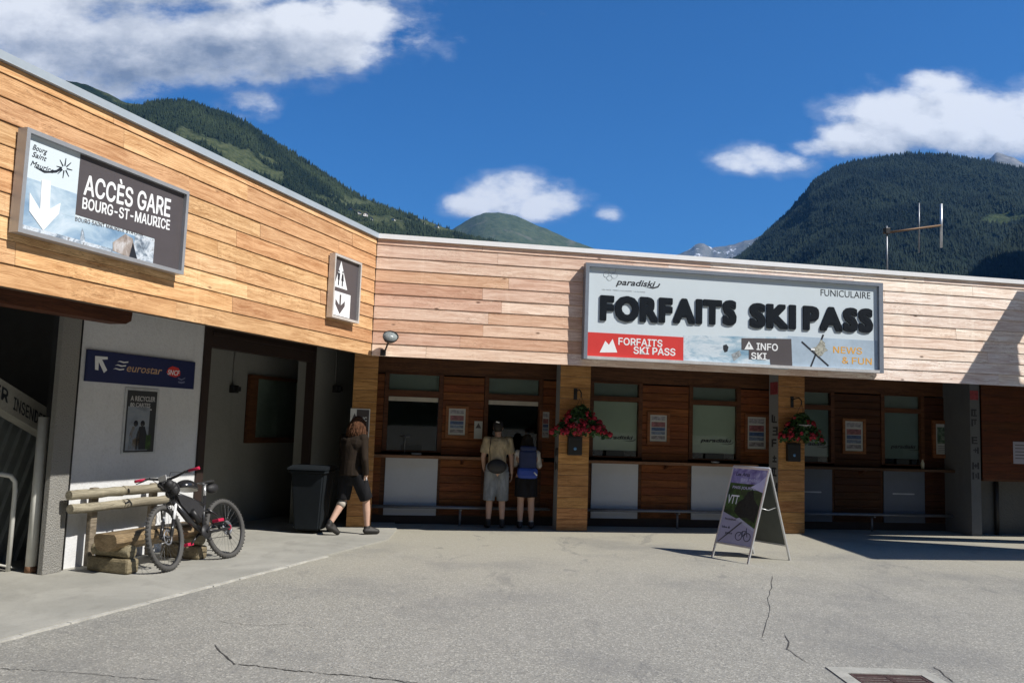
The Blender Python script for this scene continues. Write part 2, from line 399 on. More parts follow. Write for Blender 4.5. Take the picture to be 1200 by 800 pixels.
def poly(parent, name, pts, y, material, t=.002):
    return obj(name, MB().prism(pts, y-t, y), material, parent)

# ------------------------------------------------------------------ ground
def asphalt():
    mt = bpy.data.materials.new('old_asphalt'); mt.use_nodes = True; t = NT(mt.node_tree); b = t.n['Principled BSDF']
    co = t.node('ShaderNodeTexCoord').outputs['Object']
    fine = t.noise(co, 75, 4, .75); mid = t.noise(co, 8, 6, .7); broad = t.noise(co, .45, 6, .6)
    vo = t.node('ShaderNodeTexVoronoi', dict(feature='F1'), Vector=co, Scale=75.)
    c = t.mix(t.smooth(fine, .32, .68), (.210, .203, .180), (.312, .303, .268))
    c = t.mix(t.smooth(t.node('ShaderNodeSeparateColor', Color=vo.outputs['Color']).outputs[0], .66, 1.0), c, (.41, .397, .352))   # pale chippings
    c = t.mix(t.math('MULTIPLY', t.smooth(t.node('ShaderNodeSeparateColor', Color=vo.outputs['Color']).outputs[1], .80, .95), .5), c, (.11, .11, .108))
    c = t.mix(t.math('MULTIPLY', t.smooth(mid, .45, .75), .18), c, (.15, .15, .145))
    # pale dust washed against the building
    s3 = t.node('ShaderNodeSeparateXYZ', Vector=co)
    d, n, _ = FR['R']
    off = t.math('ADD', t.math('MULTIPLY', s3.outputs[0], n[0]), t.math('MULTIPLY', s3.outputs[1], n[1]))
    off = t.math('SUBTRACT', off, float(CORNER@n))
    dust = t.smooth(t.math('ADD', off, t.math('MULTIPLY', t.math('SUBTRACT', broad, .5), 5.)), 5.0, -.6)
    c = t.mix(t.math('MULTIPLY', dust, .62), c, (.37, .348, .278))
    c = t.mix(t.math('MULTIPLY', t.smooth(broad, .48, .66), .40), c, (.16, .16, .155))
    st_ = t.noise(t.vmul(co, (1.6, .55, 1)), 1.1, 8, .72, 1.2); c = t.mix(t.math('MULTIPLY', t.smooth(st_, .56, .66), .30), c, (.36, .345, .31)); c = t.mix(t.math('MULTIPLY', t.smooth(st_, .42, .33), .42), c, (.13, .13, .13))
    sp_ = t.noise(co, 2.6, 3, .5); c = t.mix(t.math('MULTIPLY', t.smooth(sp_, .70, .74), .35), c, (.09, .09, .09))
    t.put(b.inputs['Base Color'], c); b.inputs['Roughness'].default_value = .93; b.inputs['Specular IOR Level'].default_value = .25
    h = t.math('ADD', fine, t.math('MULTIPLY', vo.outputs['Distance'], .6))
    bn = t.node('ShaderNodeBump', Strength=.5, Distance=.008, Height=h); t.l.new(bn.outputs[0], b.inputs['Normal'])
    return mt
def concrete():
    mt = bpy.data.materials.new('trowelled_concrete'); mt.use_nodes = True; t = NT(mt.node_tree); b = t.n['Principled BSDF']
    co = t.node('ShaderNodeTexCoord').outputs['Object']
    n1 = t.noise(co, .9, 7, .65, .5); n2 = t.noise(co, 45, 4, .7); n3 = t.noise(t.vmul(co, (1, .5, 1)), 3., 7, .7)
    c = t.mix(t.smooth(n1, .3, .7), (.27, .265, .235), (.37, .36, .32))
    c = t.mix(t.math('MULTIPLY', t.smooth(n3, .5, .72), .45), c, (.19, .185, .165))
    c = t.mix(t.math('MULTIPLY', t.smooth(n2, .5, .75), .3), c, (.17, .165, .15))
    t.put(b.inputs['Base Color'], c); b.inputs['Roughness'].default_value = .85
    bn = t.node('ShaderNodeBump', Strength=.25, Distance=.004, Height=n2); t.l.new(bn.outputs[0], b.inputs['Normal'])
    return mt
CONC = concrete()
gmb = MB()
# one sheet, fine near the camera, out to the horizon
gx = [-15000, -6000, -2000, -600, -150, -60, -30, 0, 30, 60, 150, 600, 2000, 6000, 15000]
gv = [(x, y, 0) for y in gx for x in gx]; n_ = len(gx)
gmb.add(gv, [(j*n_+i, j*n_+i+1, (j+1)*n_+i+1, (j+1)*n_+i) for j in range(n_-1) for i in range(n_-1)])
gnd = struct(obj('ground', gmb, asphalt()))
# concrete walkway along the left wing, its edge a narrow paler lip
def Lp(u, y): return Wd('L', u, y)[:2]
def Rp(u, y): return Wd('R', u, y)[:2]
walk = [Lp(-11, -.24), Lp(.35, -.24), Rp(.55, 1.35), Rp(.55, 2.2), Lp(3.2, 2.9), Lp(-11, 4.5)]
walkm = MB(); walkm.prism(walk, -.05, .018, 'z'); struct(obj('walkway', walkm, CONC))
lip = MB()
for i in range(22):
    u0 = -11+i*.437; u1 = u0+.43
    a = random.uniform(-.012, .012)
    lip.prism([Lp(u0, -.245+a*.3), Lp(u1, -.245-a*.3), Lp(u1, -.29+a), Lp(u0, -.285-a)], -.04, .013+a*.1, 'z')
struct(obj('walkway_edge', lip, mat('pale_kerb', (.42, .41, .37), .9, var=.2, vscale=5, dirt=.4)))
# cracks in the asphalt
CR_M = mat('crack_filler', (.06, .057, .052), .95, var=.5, vscale=20)  # dark crack filler, laid as thin strips over the asphalt
def crack(pts, wdt, name='asphalt_crack'):
    mb = MB(); g = []
    for (x0, y0), (x1, y1) in zip(pts[:-1], pts[1:]):
        n = max(2, int(math.hypot(x1-x0, y1-y0)/4))
        for i in range(n): g.append((x0+(x1-x0)*i/n+random.uniform(-.9, .9), y0+(y1-y0)*i/n+random.uniform(-.7, .7)))
    g.append(pts[-1]); g = [ground(*q)[:2] for q in g]
    L_, R2 = [], []
    for i, p in enumerate(g):
        d = g[min(i+1, len(g)-1)]-g[max(i-1, 0)]; d = d/(np.linalg.norm(d)+1e-9); n = np.array([-d[1], d[0]])
        k = wdt*random.uniform(.35, 1.)*(1 if 0 < i < len(g)-1 else .1)
        L_.append(p+n*k); R2.append(p-n*k)
    v = [(*p, .004) for p in L_]+[(*p, .004) for p in R2]; N = len(g)
    mb.add(v, [(i, N+i, N+i+1, i+1) for i in range(N-1)])
    return struct(obj(name, mb, CR_M))
crack([(251, 755), (262, 767), (275, 778), (300, 780), (330, 784), (380, 789), (420, 792), (470, 798), (505, 803)], .0075)
crack([(905, 673), (904, 688), (900, 700), (902, 715), (897, 735), (893, 748)], .0045)
crack([(919, 742), (925, 752), (922, 760), (933, 768), (948, 777)], .0065)
crack([(1093, 780), (1104, 788), (1118, 800)], .0065)
crack([(0, 783), (60, 786), (130, 792), (190, 797)], .004)
crack([(255, 728), (300, 733), (345, 731), (370, 736)], .003)

# drain grate
dq = [(968, 783), (1092, 783), (1122, 812), (944, 812)]
dp = [ground(*q)[:2]+np.array([.09, -.135]) for q in dq]
dr = thing('drain_cover', 'square drain cover of rusty brown grates in a concrete surround, front right of the yard', 'drain cover', (float(sum(p[0] for p in dp)/4), float(sum(p[1] for p in dp)/4), 0), R_(1))
w0, h0 = .37, .42
o_ = obj('surround', MB().box(-w0, w0, -h0, -.27, -.03, .009).box(-w0, w0, .27, h0, -.03, .009).box(-w0, -.27, -.27, .27, -.03, .009).box(.27, w0, -.27, .27, -.03, .009), mat('drain_concrete', (.33, .325, .29), .9, var=.18, vscale=8, dirt=.4, bump=.4), dr)
gm = mat('rusty_grate', (.085, .05, .045), .7, .3, var=.3, vscale=14, bump=.3)
obj('pit', MB().box(-.27, .27, -.27, .27, -.029, -.02), DARKROOM, dr)
for s_ in (-1, 1):
    mb = MB(); cx = s_*.128
    mb.box(cx-.13, cx+.13, -.262, -.242, -.02, .006).box(cx-.13, cx+.13, .242, .262, -.02, .006).box(cx-.13, cx-.112, -.242, .242, -.02, .006).box(cx+.112, cx+.13, -.242, .242, -.02, .006)
    for i in range(9): mb.box(cx-.112, cx+.112, -.225+i*.053, -.192+i*.053, -.018, .004)
    obj('grate', mb, gm, dr)

# ------------------------------------------------------------------ cladding
ZB, ZT = 2.625, 4.335
PITCH = (ZT-ZB+.045)/9.7
def board_mesh(L, h, lap=.015):
    """sawn board: thicker lower edge laps over the one beneath"""
    b = .004; prof = [(-lap, 0.), (-lap-.001, b), (-.004, h), (.0, h), (0, 0.)]
    mb = MB(); nseg = max(1, int(L/.6)); v = []
    for i in range(nseg+1):
        x = L*i/nseg; w = random.uniform(-.0015, .0015)
        v += [(x, p[0]+w, p[1]) for p in prof]
    k = len(prof); f = [tuple(range(k)), tuple(nseg*k+i for i in range(k-1, -1, -1))]
    for i in range(nseg):
        for j in range(k): f.append((i*k+j, (i+1)*k+j, (i+1)*k+(j+1) % k, i*k+(j+1) % k))
    mb.add(v, f); return mb
def clad(parent, x0, x1, z0, z1, y, material, colf, pitch=PITCH, minl=1.7, maxl=4.2, lap=.015, name='board'):
    z = z0; row = 0
    while z < z1-.02:
        h = min(pitch-.004, z1-z); x = x0; first = True
        while x < x1-.01:
            L = random.uniform(minl, maxl)
            if first: L *= random.uniform(.35, 1)
            first = False
            if x1-(x+L) < .6: L = x1-x
            obj(name, board_mesh(L-.003, h, lap), material, parent, (x, y+random.uniform(-.0015, .0015), z), color=colf((x+L/2), row))
            x += L
        z += pitch; row += 1
def lerp(a, b, t): t = max(0, min(1, t)); return tuple(p+(q-p)*t for p, q in zip(a, b))
def col_left(x, row):
    c = random.choice([(1, .97, .94), (1.04, 1.0, .96), (.98, .90, .84), (1.08, 1.07, 1.02), (.95, .87, .80), (1.0, .95, .90), (1.08, 1.10, 1.12)])
    k = random.uniform(.90, 1.06); return tuple(min(v*k, 1.35) for v in c)
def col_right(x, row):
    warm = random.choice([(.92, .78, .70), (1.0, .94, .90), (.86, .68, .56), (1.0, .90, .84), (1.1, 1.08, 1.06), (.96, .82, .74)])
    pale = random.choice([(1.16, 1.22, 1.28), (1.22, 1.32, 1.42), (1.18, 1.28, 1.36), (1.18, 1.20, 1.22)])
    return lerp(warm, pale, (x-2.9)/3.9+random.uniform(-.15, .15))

# ================================================================== LEFT WING
aL, aR = FR['L'][2], FR['R'][2]
LW = thing('passage_building', 'long left wing with orange larch cladding above a white rendered passage wall', 'building', Wd('L', 0, 0), aL)
clad(LW, -10.9, 0-.014, ZB, ZT, 0, W_LEFT, col_left)
obj('backing', MB().box(-10.9, .02, .002, .10, ZB+.01, ZT), DARKM, LW)
cp = MB(); cp.prism([(-.045, ZT+.002), (-.045, ZT+.012), (-.048, 4.405), (.45, 4.43), (.45, ZT+.02)], -10.95, .035, 'x')
obj('roof_edge', cp, ZINC, LW)
obj('roof', MB().box(-10.9, 4.2, .452, 7.5, 4.22, 4.40), mat('roof_gravel', (.2, .19, .18), .95, bump=.6), LW)
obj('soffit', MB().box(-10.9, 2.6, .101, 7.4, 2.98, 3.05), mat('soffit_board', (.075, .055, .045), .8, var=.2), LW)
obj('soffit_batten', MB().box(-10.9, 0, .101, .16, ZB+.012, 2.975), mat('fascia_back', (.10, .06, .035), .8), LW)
# dark timber beam under the soffit at the far left
u1, z1 = P('L', 146, 374, 1.0)
obj('ceiling_beam', MB().prism([(-10.8, 2.62), (u1-.08, 2.62), (u1-.01, 2.66), (u1, 2.74), (u1-.03, 2.96), (-10.8, 2.96)], .9, 1.12, 'y'), W_FRAME, LW)
# pillar with rough render
pl = MB().bbox(-3.96, -3.72, 1.50, 1.57, 0.018, 2.98, .006)
obj('pillar', pl, PEBBLE, LW)
obj('expansion_gap', MB().box(-3.715, -3.53, 1.68, 1.9, .018, 2.98), BLACK, LW)
obj('downpipe', MB().tube([(-3.665, 1.57, .02), (-3.665, 1.57, 2.97)], .024, 10), BLACK, LW)
WY = 1.6
obj('wall', MB().box(-3.60, -1.62, WY, 1.9, .018, 2.98), STUCCO, LW)
ur, zr = P('L', 367, 600, WY); 
obj('wall', MB().box(1.10, 2.6, WY, 1.9, .018, 2.98), STUCCO_G, LW)
# door frame of dark steel, deep recess behind it
DX0, DX1, DZ = -1.62, 1.10, 2.60
for a, b in ((DX0, DX0+.13), (DX1-.05, DX1)): obj('door_jamb', MB().box(a, b, WY-.03, WY+.12, .018, 2.95), mat('dark_steel_frame', (.035, .022, .018), .6, .2), LW)
obj('lintel', MB().box(DX0+.13, DX1-.05, WY-.02, WY+.12, DZ, 2.95), mat('dark_steel_frame'), LW)
obj('lintel_trim', MB().box(DX0+.13, DX1-.05, WY-.05, WY-.022, DZ+.16, DZ+.20), mat('dark_steel_frame'), LW)
RY = 2.6
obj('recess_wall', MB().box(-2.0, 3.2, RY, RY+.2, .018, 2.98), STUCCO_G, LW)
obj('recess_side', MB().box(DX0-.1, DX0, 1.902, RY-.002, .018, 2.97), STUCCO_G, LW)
# window in the recess
ua, za = P('L', 290, 440, RY); ub, zb = P('L', 346, 519, RY); za = 2.37; zb = 1.27
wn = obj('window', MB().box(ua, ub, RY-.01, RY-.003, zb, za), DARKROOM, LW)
fw = .09
obj('frame', MB().box(ua, ua+fw+.12, RY-.07, RY-.012, zb, za).box(ub-fw*.6, ub, RY-.07, RY-.012, zb, za).box(ua+fw+.12, ub-fw*.6, RY-.068, RY-.012, za-fw*.6, za).box(ua+fw+.12, ub-fw*.6, RY-.068, RY-.012, zb, zb+fw), W_FRAME, wn)
obj('pane', MB().box(ua+fw+.12, ub-fw*.6, RY-.03, RY-.024, zb+fw, za-fw*.6), GLASS, wn)
obj('blind', MB().box(ua+fw+.12, ub-fw*.6, RY-.020, RY-.014, zb+fw, za-fw*.6), mat('pane_reflection_tone', (.50, .56, .50), .6, var=.25, vscale=2), wn)  # sheet behind the glass, tinted for the pane's grey-green reflection
# passage behind the pillar: end wall, sheet metal slope, graffitied beam
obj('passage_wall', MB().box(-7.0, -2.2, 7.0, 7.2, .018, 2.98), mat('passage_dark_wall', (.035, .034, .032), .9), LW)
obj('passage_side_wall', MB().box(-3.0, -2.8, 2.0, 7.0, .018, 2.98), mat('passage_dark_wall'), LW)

def wall_thing(k, name, label, cat, u, y, z, group=None):
    """a thing hung on a wall: its own frame has x along the wall, -y towards the yard"""
    return thing(name, label, cat, Wd(k, u, y, z), FR[k][2], group)

# stair parapet beam with graffiti
B0 = P('L', -30, 424, 2.15); B1 = P('L', 64, 483, 2.15)
bt = wall_thing('L', 'stair_beam', 'sloping concrete stair beam with black graffiti behind the left pillar', 'beam', B0[0], 2.15, 0)
dx = B1[0]-B0[0]; th = .30
obj('slab', MB().prism([(0, B0[1]), (dx, B1[1]), (dx, B1[1]-th), (0, B0[1]-th)], 0, .2), mat('beam_concrete', (.33, .32, .28), .9, var=.15, dirt=.3, bump=.3), bt)
sl = (B1[1]-B0[1])/dx
def onbeam(px): return P('L', px, 450, 2.15)[0]-B0[0]
a0, a1 = onbeam(-6), onbeam(11)
lettering(bt, 'ER', a0, a1, B0[1]+sl*a0-.20, .13, -.001, BLACKP, .02, slope=sl, inter=True)
a0, a1 = onbeam(18), onbeam(58)
lettering(bt, 'INSENDER', a0, a1, B0[1]+sl*a0-.23, .13, -.001, BLACKP, .012, slope=sl, inter=True)
# corrugated sheets
cm = mat('ribbed_sheet_metal', (.30, .33, .33), .5, .5, var=.15, vscale=3, dirt=.3)
st = wall_thing('L', 'ribbed_metal_cladding', 'grey ribbed sheet metal screen leaning under the stair beam', 'metal screen', -4.35, 2.45, .018)
for i in range(7):
    x = -.75+i*.42; mb = MB(); pf = []
    for j in range(3):
        a = x+j*.14; pf += [(a, 0), (a+.08, 0), (a+.095, -.035), (a+.125, -.035)]
    pf.append((x+.42-.003, 0)); n = len(pf); v = []
    top = 1.75-.12*i*.5
    for zz, sh in ((0, 0), (1.62, .62)):
        v += [(p[0]+sh, p[1]+zz*.05, zz) for p in pf]
    v += [(p[0], p[1]+.01+zz*.05, p[2]) for p, zz in [(q, q[2]) for q in v]]
    f = [(j, j+1, n+j+1, n+j) for j in range(n-1)]+[(2*n+j+1, 2*n+j, 3*n+j, 3*n+j+1) for j in range(n-1)]
    mb.add(v, f); obj('sheet', mb, cm, st)
g0_, _ = P('L', 40, 672, 1.75)
wp = wall_thing('L', 'white_post', 'thick white painted post with rust at its foot beside the rough pillar', 'post', -3.905, 1.72, .018)
obj('shaft', MB().tube([(0, 0, 0), (0, 0, 1.60)], .052, 16), mat('white_post_paint', (.62, .62, .58), .5, var=.1, dirt=.35, vscale=3), wp)
obj('foot', MB().lathe([(.0, 0), (.056, 0), (.056, .06), (.0525, .065)], 16), mat('rusty_foot', (.22, .12, .07), .8, .3, var=.3), wp)
hp = wall_thing('L', 'handrail', 'thin bent white tube handrail at the far left edge', 'handrail', -4.0, 1.95, .018)
obj('rail', MB().tube([(.03, 0, 0), (.03, 0, .82), (.02, 0, .92), (-.03, .01, .98), (-.12, .03, 1.0), (-.9, .1, 1.02)], .024, 10), mat('white_post_paint'), hp)
obj('cross_rail', MB().tube([(-.9, .1, .35), (.12, .0, .02)], .012, 8), mat('white_post_paint'), hp)

# ================================================================== RIGHT WING
RW = thing('ticket_office_building', 'right wing ticket office with pale larch cladding over a row of shaded counters', 'building', Wd('R', 0, 0), aR)
RX1 = 14.2
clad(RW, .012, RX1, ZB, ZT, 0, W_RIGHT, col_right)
obj('backing', MB().box(-.02, RX1, .002, .10, ZB+.01, ZT), DARKM, RW)
cp = MB(); cp.prism([(-.045, ZT+.002), (-.045, ZT+.012), (-.048, 4.405), (.45, 4.43), (.45, ZT+.02)], -.03, RX1+.03, 'x')
obj('roof_edge', cp, mat('bright_zinc', (.88, .89, .90), .45, .0, var=.03), RW)
obj('roof', MB().box(-1.8, RX1, .455, 8.5, 4.225, 4.405), mat('roof_gravel'), RW)
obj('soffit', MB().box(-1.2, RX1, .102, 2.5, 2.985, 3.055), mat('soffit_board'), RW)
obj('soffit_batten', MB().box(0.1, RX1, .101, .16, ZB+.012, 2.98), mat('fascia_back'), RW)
obj('end_wall', MB().box(RX1, RX1+.2, .01, 8.4, .0, 4.40), STUCCO_G, RW)
obj('back_wall', MB().box(-1.8, RX1, 8.3, 8.5, .0, 4.22), STUCCO_G, RW)
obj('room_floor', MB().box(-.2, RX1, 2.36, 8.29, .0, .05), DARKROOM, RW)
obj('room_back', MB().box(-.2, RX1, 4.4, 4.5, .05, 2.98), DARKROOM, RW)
CY = 2.2    # counter wall
CT = 1.15
def counter_boards(x0, x1, z0, z1, y=CY, n=None, c=(1, .9, .8)):
    """thin lining boards, each its own piece"""
    h = .135; n = max(1, round((z1-z0)/h)); h = (z1-z0)/n
    for i in range(n):
        k = random.uniform(.8, 1.15)
        obj('lining_board', MB().add([(x, yy_, z) for x in (0, x1-x0-.002) for (yy_, z) in ((.0, 0.), (-.012, .003), (-.012, h-.012), (-.004, h-.003), (0, h-.003))],
            [(0, 1, 2, 3, 4), (9, 8, 7, 6, 5)]+[(j, 5+j, 5+(j+1) % 5, (j+1) % 5) for j in range(5)]), W_DARK, RW, (x0, y, z0+i*h), color=tuple(v*k for v in c))
obj('counter_wall', MB().box(0.0, 11.7, CY+.001, CY+.10, .0, CT-.06).box(0.0, 11.7, CY+.001, CY+.10, 2.52, 2.984), W_FRAME, RW)
WIN = []   # (x0, x1, kind)
def window(x0, x1, z0, z1, kind, zt0, zt1):
    w = obj('window', MB().box(x0-.07, x0, CY-.03, CY+.10, z0-.02, 2.52).box(x1, x1+.07, CY-.03, CY+.10, z0-.02, 2.52).box(x0, x1, CY-.025, CY+.09, z1, zt0).box(x0, x1, CY-.025, CY+.09, zt1, 2.52), W_FRAME, RW)
    obj('pane', MB().box(x0+.002, x1-.002, CY+.03, CY+.036, z0, z1), GLASS, w)
    obj('top_pane', MB().box(x0+.002, x1-.002, CY+.03, CY+.036, zt0, zt1), GLASS, w)
    if kind in ('blind', 'dimblind'):
        obj('blind', MB().box(x0+.004, x1-.004, CY+.055, CY+.06, z0+.10, z1), mat('cream_blind', (.50, .54, .46), .8, var=.06, vscale=2) if kind == 'blind' else mat('shaded_blind', (.20, .25, .25), .8, var=.06, vscale=2), w)  # third-bay blinds take a darker colour that carries the bay's shade
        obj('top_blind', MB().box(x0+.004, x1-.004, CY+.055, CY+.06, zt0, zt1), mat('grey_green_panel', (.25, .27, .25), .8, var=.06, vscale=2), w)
        cx = x0+(x1-x0)*.18
        lettering(w, 'paradiski', cx+.02, x1-.08, 1.52, .062, CY+.0285, BLACKP, .022, shear=.25)
        c = (x0+x1)/2+.15
        obj('swoosh', MB().tube([(c, CY+.027, 1.495), (c+.12, CY+.027, 1.485), (c+.2, CY+.027, 1.50), (c+.24, CY+.027, 1.54)], [.002, .006, .006, .002], 6), BLACKP, w)
    else:
        obj('top_blind', MB().box(x0+.004, x1-.004, CY+.055, CY+.06, zt0, zt1), mat('grey_green_panel', (.25, .27, .25), .8, var=.06, vscale=2), w)
        if kind == 'strip': obj('blind_strip', MB().box(x0+.004, x1-.004, CY+.01, CY+.024, z1-.075, z1-.002), mat('pale_strip', (.5, .47, .40), .7), w)
    # sill with passing tray
    obj('sill', MB().box(x0, x1, CY-.05, CY+.09, z0-.022, z0-.001), W_FRAME, w)
    obj('hatch', MB().box(x0+.25, x1-.25, CY-.02, CY-.012, z0+.002, z0+.09), mat('smoked_plastic', (.02, .025, .025), .3), w)
    return w
def low_panel(x0, x1, m=WHITEP, z0=.14):
    obj('low_panel', MB().bbox(x0, x1, CY-.03, CY-.001, z0, CT-.055, .004), m, RW)
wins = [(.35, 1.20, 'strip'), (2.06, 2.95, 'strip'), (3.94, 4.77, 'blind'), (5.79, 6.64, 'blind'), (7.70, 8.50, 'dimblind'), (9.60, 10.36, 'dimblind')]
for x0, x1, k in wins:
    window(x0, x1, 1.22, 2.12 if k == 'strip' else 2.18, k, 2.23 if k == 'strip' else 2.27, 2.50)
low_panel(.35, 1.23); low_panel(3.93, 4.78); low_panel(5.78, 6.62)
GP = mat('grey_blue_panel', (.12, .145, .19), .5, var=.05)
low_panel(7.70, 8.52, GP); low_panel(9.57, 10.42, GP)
obj('panel_stripe', MB().box(9.75, 10.2, CY-.033, CY-.0302, .66, .685), mat('pale_stripe', (.45, .48, .52), .5), RW)
obj('panel_stripe', MB().box(7.9, 8.3, CY-.033, CY-.0302, .66, .685), mat('pale_stripe'), RW)
edges = [0.0]+[v for a, b, _ in wins for v in (a-.075, b+.075)]+[11.15]
for i in range(0, len(edges), 2):
    x0, x1 = edges[i], edges[i+1]
    if i == 0: x0 = .0
    c = (1.15, .95, .8) if x0 < 7 else (.34, .27, .23)  # boards of the third bay darkened in colour for the shade there
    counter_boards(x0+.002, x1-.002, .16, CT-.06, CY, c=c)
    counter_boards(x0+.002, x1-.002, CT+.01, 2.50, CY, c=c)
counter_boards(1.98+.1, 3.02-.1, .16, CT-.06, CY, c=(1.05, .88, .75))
obj('plinth', MB().box(0, 11.6, CY-.012, CY, .0, .14), mat('plinth_dark', (.05, .035, .03), .8), RW)
# projecting ledge
for a, b in ((.02, 3.0), (3.72, 6.93), (7.62, 11.3)):
    obj('ledge', MB().bbox(a, b, CY-.30, CY-.031, CT-.05, CT, .006), wood('ledge_wood', base=((.14, .07, .035), (.32, .18, .10))), RW, color=(1, 1, 1) if a < 7 else (.35, .32, .32))  # third-bay ledge tinted darker to stand in for shade
for x in (1.64, 5.28, 9.1):
    obj('bracket', MB().prism([(CY-.20, CT-.051), (CY-.013, CT-.051), (CY-.013, CT-.14)], x-.02, x+.02, 'x'), W_FRAME, RW)
# columns: cladding on the front, painted render on the sides
def column(x0, x1, y0, y1, side, front=True, ztop=2.984):
    c = obj('column', MB().box(x0+.015, x1-.015, y0+.02, y1, 0, ztop), side, RW)
    if front:
        z = 0.01
        while z < ztop-.02:
            h = min(PITCH, ztop-z)
            k = random.uniform(.88, 1.1)
            o = obj('board', MB().bbox(0, x1-x0, 0, .018, 0, h-.005, .002), W_COL, c, (x0, y0, z), color=(k, k*.95, k*.9))
            z += h
    return c
GRAF = stucco('painted_render', (.30, .31, .32), 30, .3, .008, .4)
column(3.16, 3.68, 1.48, 1.84, GRAF); column(7.08, 7.57, 1.46, 1.84, GRAF); column(-.24, .14, 1.48, 2.19, GRAF)
c3 = column(10.84, 11.07, 1.46, 2.4, stucco('shaded_painted_render', (.15, .16, .17), 30, .3, .008, .4), False)  # render colour lowered to put the far-right shade into it
# graffiti and stickers on the flank of the columns
def glyph(x0, x1, z0, z1, rnd):
    """a scrawled mark of a few thick strokes, in a box"""
    mb = []; h = z1-z0; w_ = x1-x0; t_ = .18
    for (a, b, c, d) in rnd.sample([(0, .25, 0, 1), (.75, 1, .05, .95), (.2, .8, .80, 1), (.2, .8, .42, .6), (.15, .85, 0, .18), (.45, .62, .2, .8)], rnd.choice([3, 4])):
        mb.append((x0+w_*a, x0+w_*b, z0+h*c, z0+h*d))
    return mb
GK = mat('graffiti_black', (.03, .032, .04), .6, var=.4, vscale=30)
for (xf, y0, y1, zs, seed) in ((7.08, 1.52, 1.78, (2.05, 1.83, 1.62, 1.36, 1.12, .86), 3), (3.16, 1.52, 1.80, (1.35, 1.12), 5)):
    r_ = random.Random(seed)
    for z in zs:
        mb = MB()
        for k, (a, b, c, d) in enumerate(glyph(y0, y1-.04, z-.15, z, r_)): mb.box(xf+.0128-.0003*k, xf+.0148, a, b, c, d)
        obj('graffiti', mb, GK, RW)
r_ = random.Random(9)
for z in (2.28, 2.10, 1.78, 1.60, 1.32, 1.14):
    mb = MB()
    for k, (a, b, c, d) in enumerate(glyph(10.88, 11.02, z-.13, z, r_)): mb.box(a, b, 1.4775-.0003*k, 1.4795, c, d)
    obj('graffiti', mb, GK, RW)
obj('red_sticker', MB().box(10.86, 11.03, 1.474, 1.479, 2.45, 2.62), mat('faded_red', (.30, .05, .06), .6, var=.4, vscale=20), RW)
obj('red_sticker', MB().box(7.0925, 7.0945, 1.52, 1.80, 2.4, 2.62), mat('faded_red'), RW)
# enclosed part at the right end
obj('side_wall', MB().box(11.08, RX1, 1.75, 1.95, .0, 1.02), stucco('shaded_grey_render', (.12, .125, .125)), RW)  # grey render darkened to carry the shade of the right end
h = .15
for i in range(13):
    z = 1.02+i*h
    if z+h > 2.985: h2 = 2.984-z
    else: h2 = h
    k = random.uniform(.75, 1.05)
    obj('board', MB().box(0, RX1-11.08, 0, .02, 0, h2-.004), W_DARK, RW, (11.08, 1.46, z), color=(.60*k, .42*k, .30*k))  # brown board tint lowered to deepen the shade at this end
    if h2 < h: break
obj('box_floor', MB().box(11.08, RX1, 1.462, 1.95, .985, 1.019), W_FRAME, RW)
obj('drain_pipe', MB().tube([(11.55, 1.70, 0), (11.55, 1.70, 1.0)], .04, 10), DARKM, RW)

# paper notices on the right-hand boards
pt = wall_thing('R', 'notice', 'plain white paper notice pinned to the brown boards at the far right', 'notice', 11.8, 1.458, 1.2)
u0, z0 = P('R', 1188, 543, 1.45); u1, z1 = P('R', 1212, 518, 1.45)
obj('paper', MB().box(u0-11.8, u1-11.8, -.003, 0, z0-1.2, z1-1.2), mat('dim_paper', (.34, .34, .42), .6, var=.04), pt)  # white paper painted dim lilac for the shade it hangs in
for i in range(5): obj('print_line', MB().box(u0-11.8+.04, u1-11.8-.05, -.0042, -.0032, z1-1.2-.07-i*.06, z1-1.2-.055-i*.06), GREYD, pt)

# foot rail
fr = wall_thing('R', 'foot_rail', 'twin galvanised steel tube foot rail running in front of the counters', 'foot rail', 0, 1.92, 0)
for a, b in ((-.02, 3.14), (3.70, 7.06), (7.6, 10.8)):
    obj('tube', MB().tube([(a, 0, .30), (b, 0, .30)], .021, 10), STEEL, fr)
    obj('tube', MB().tube([(a, .14, .30-.0), (b, .14, .30-.0)], .021, 10), STEEL, fr)
for x in (1.62, 5.45, 9.2):
    obj('post', MB().tube([(x, .07, 0), (x, .07, .26)], .02, 8).box(x-.015, x+.015, -.03, .17, .255, .277), STEEL, fr)

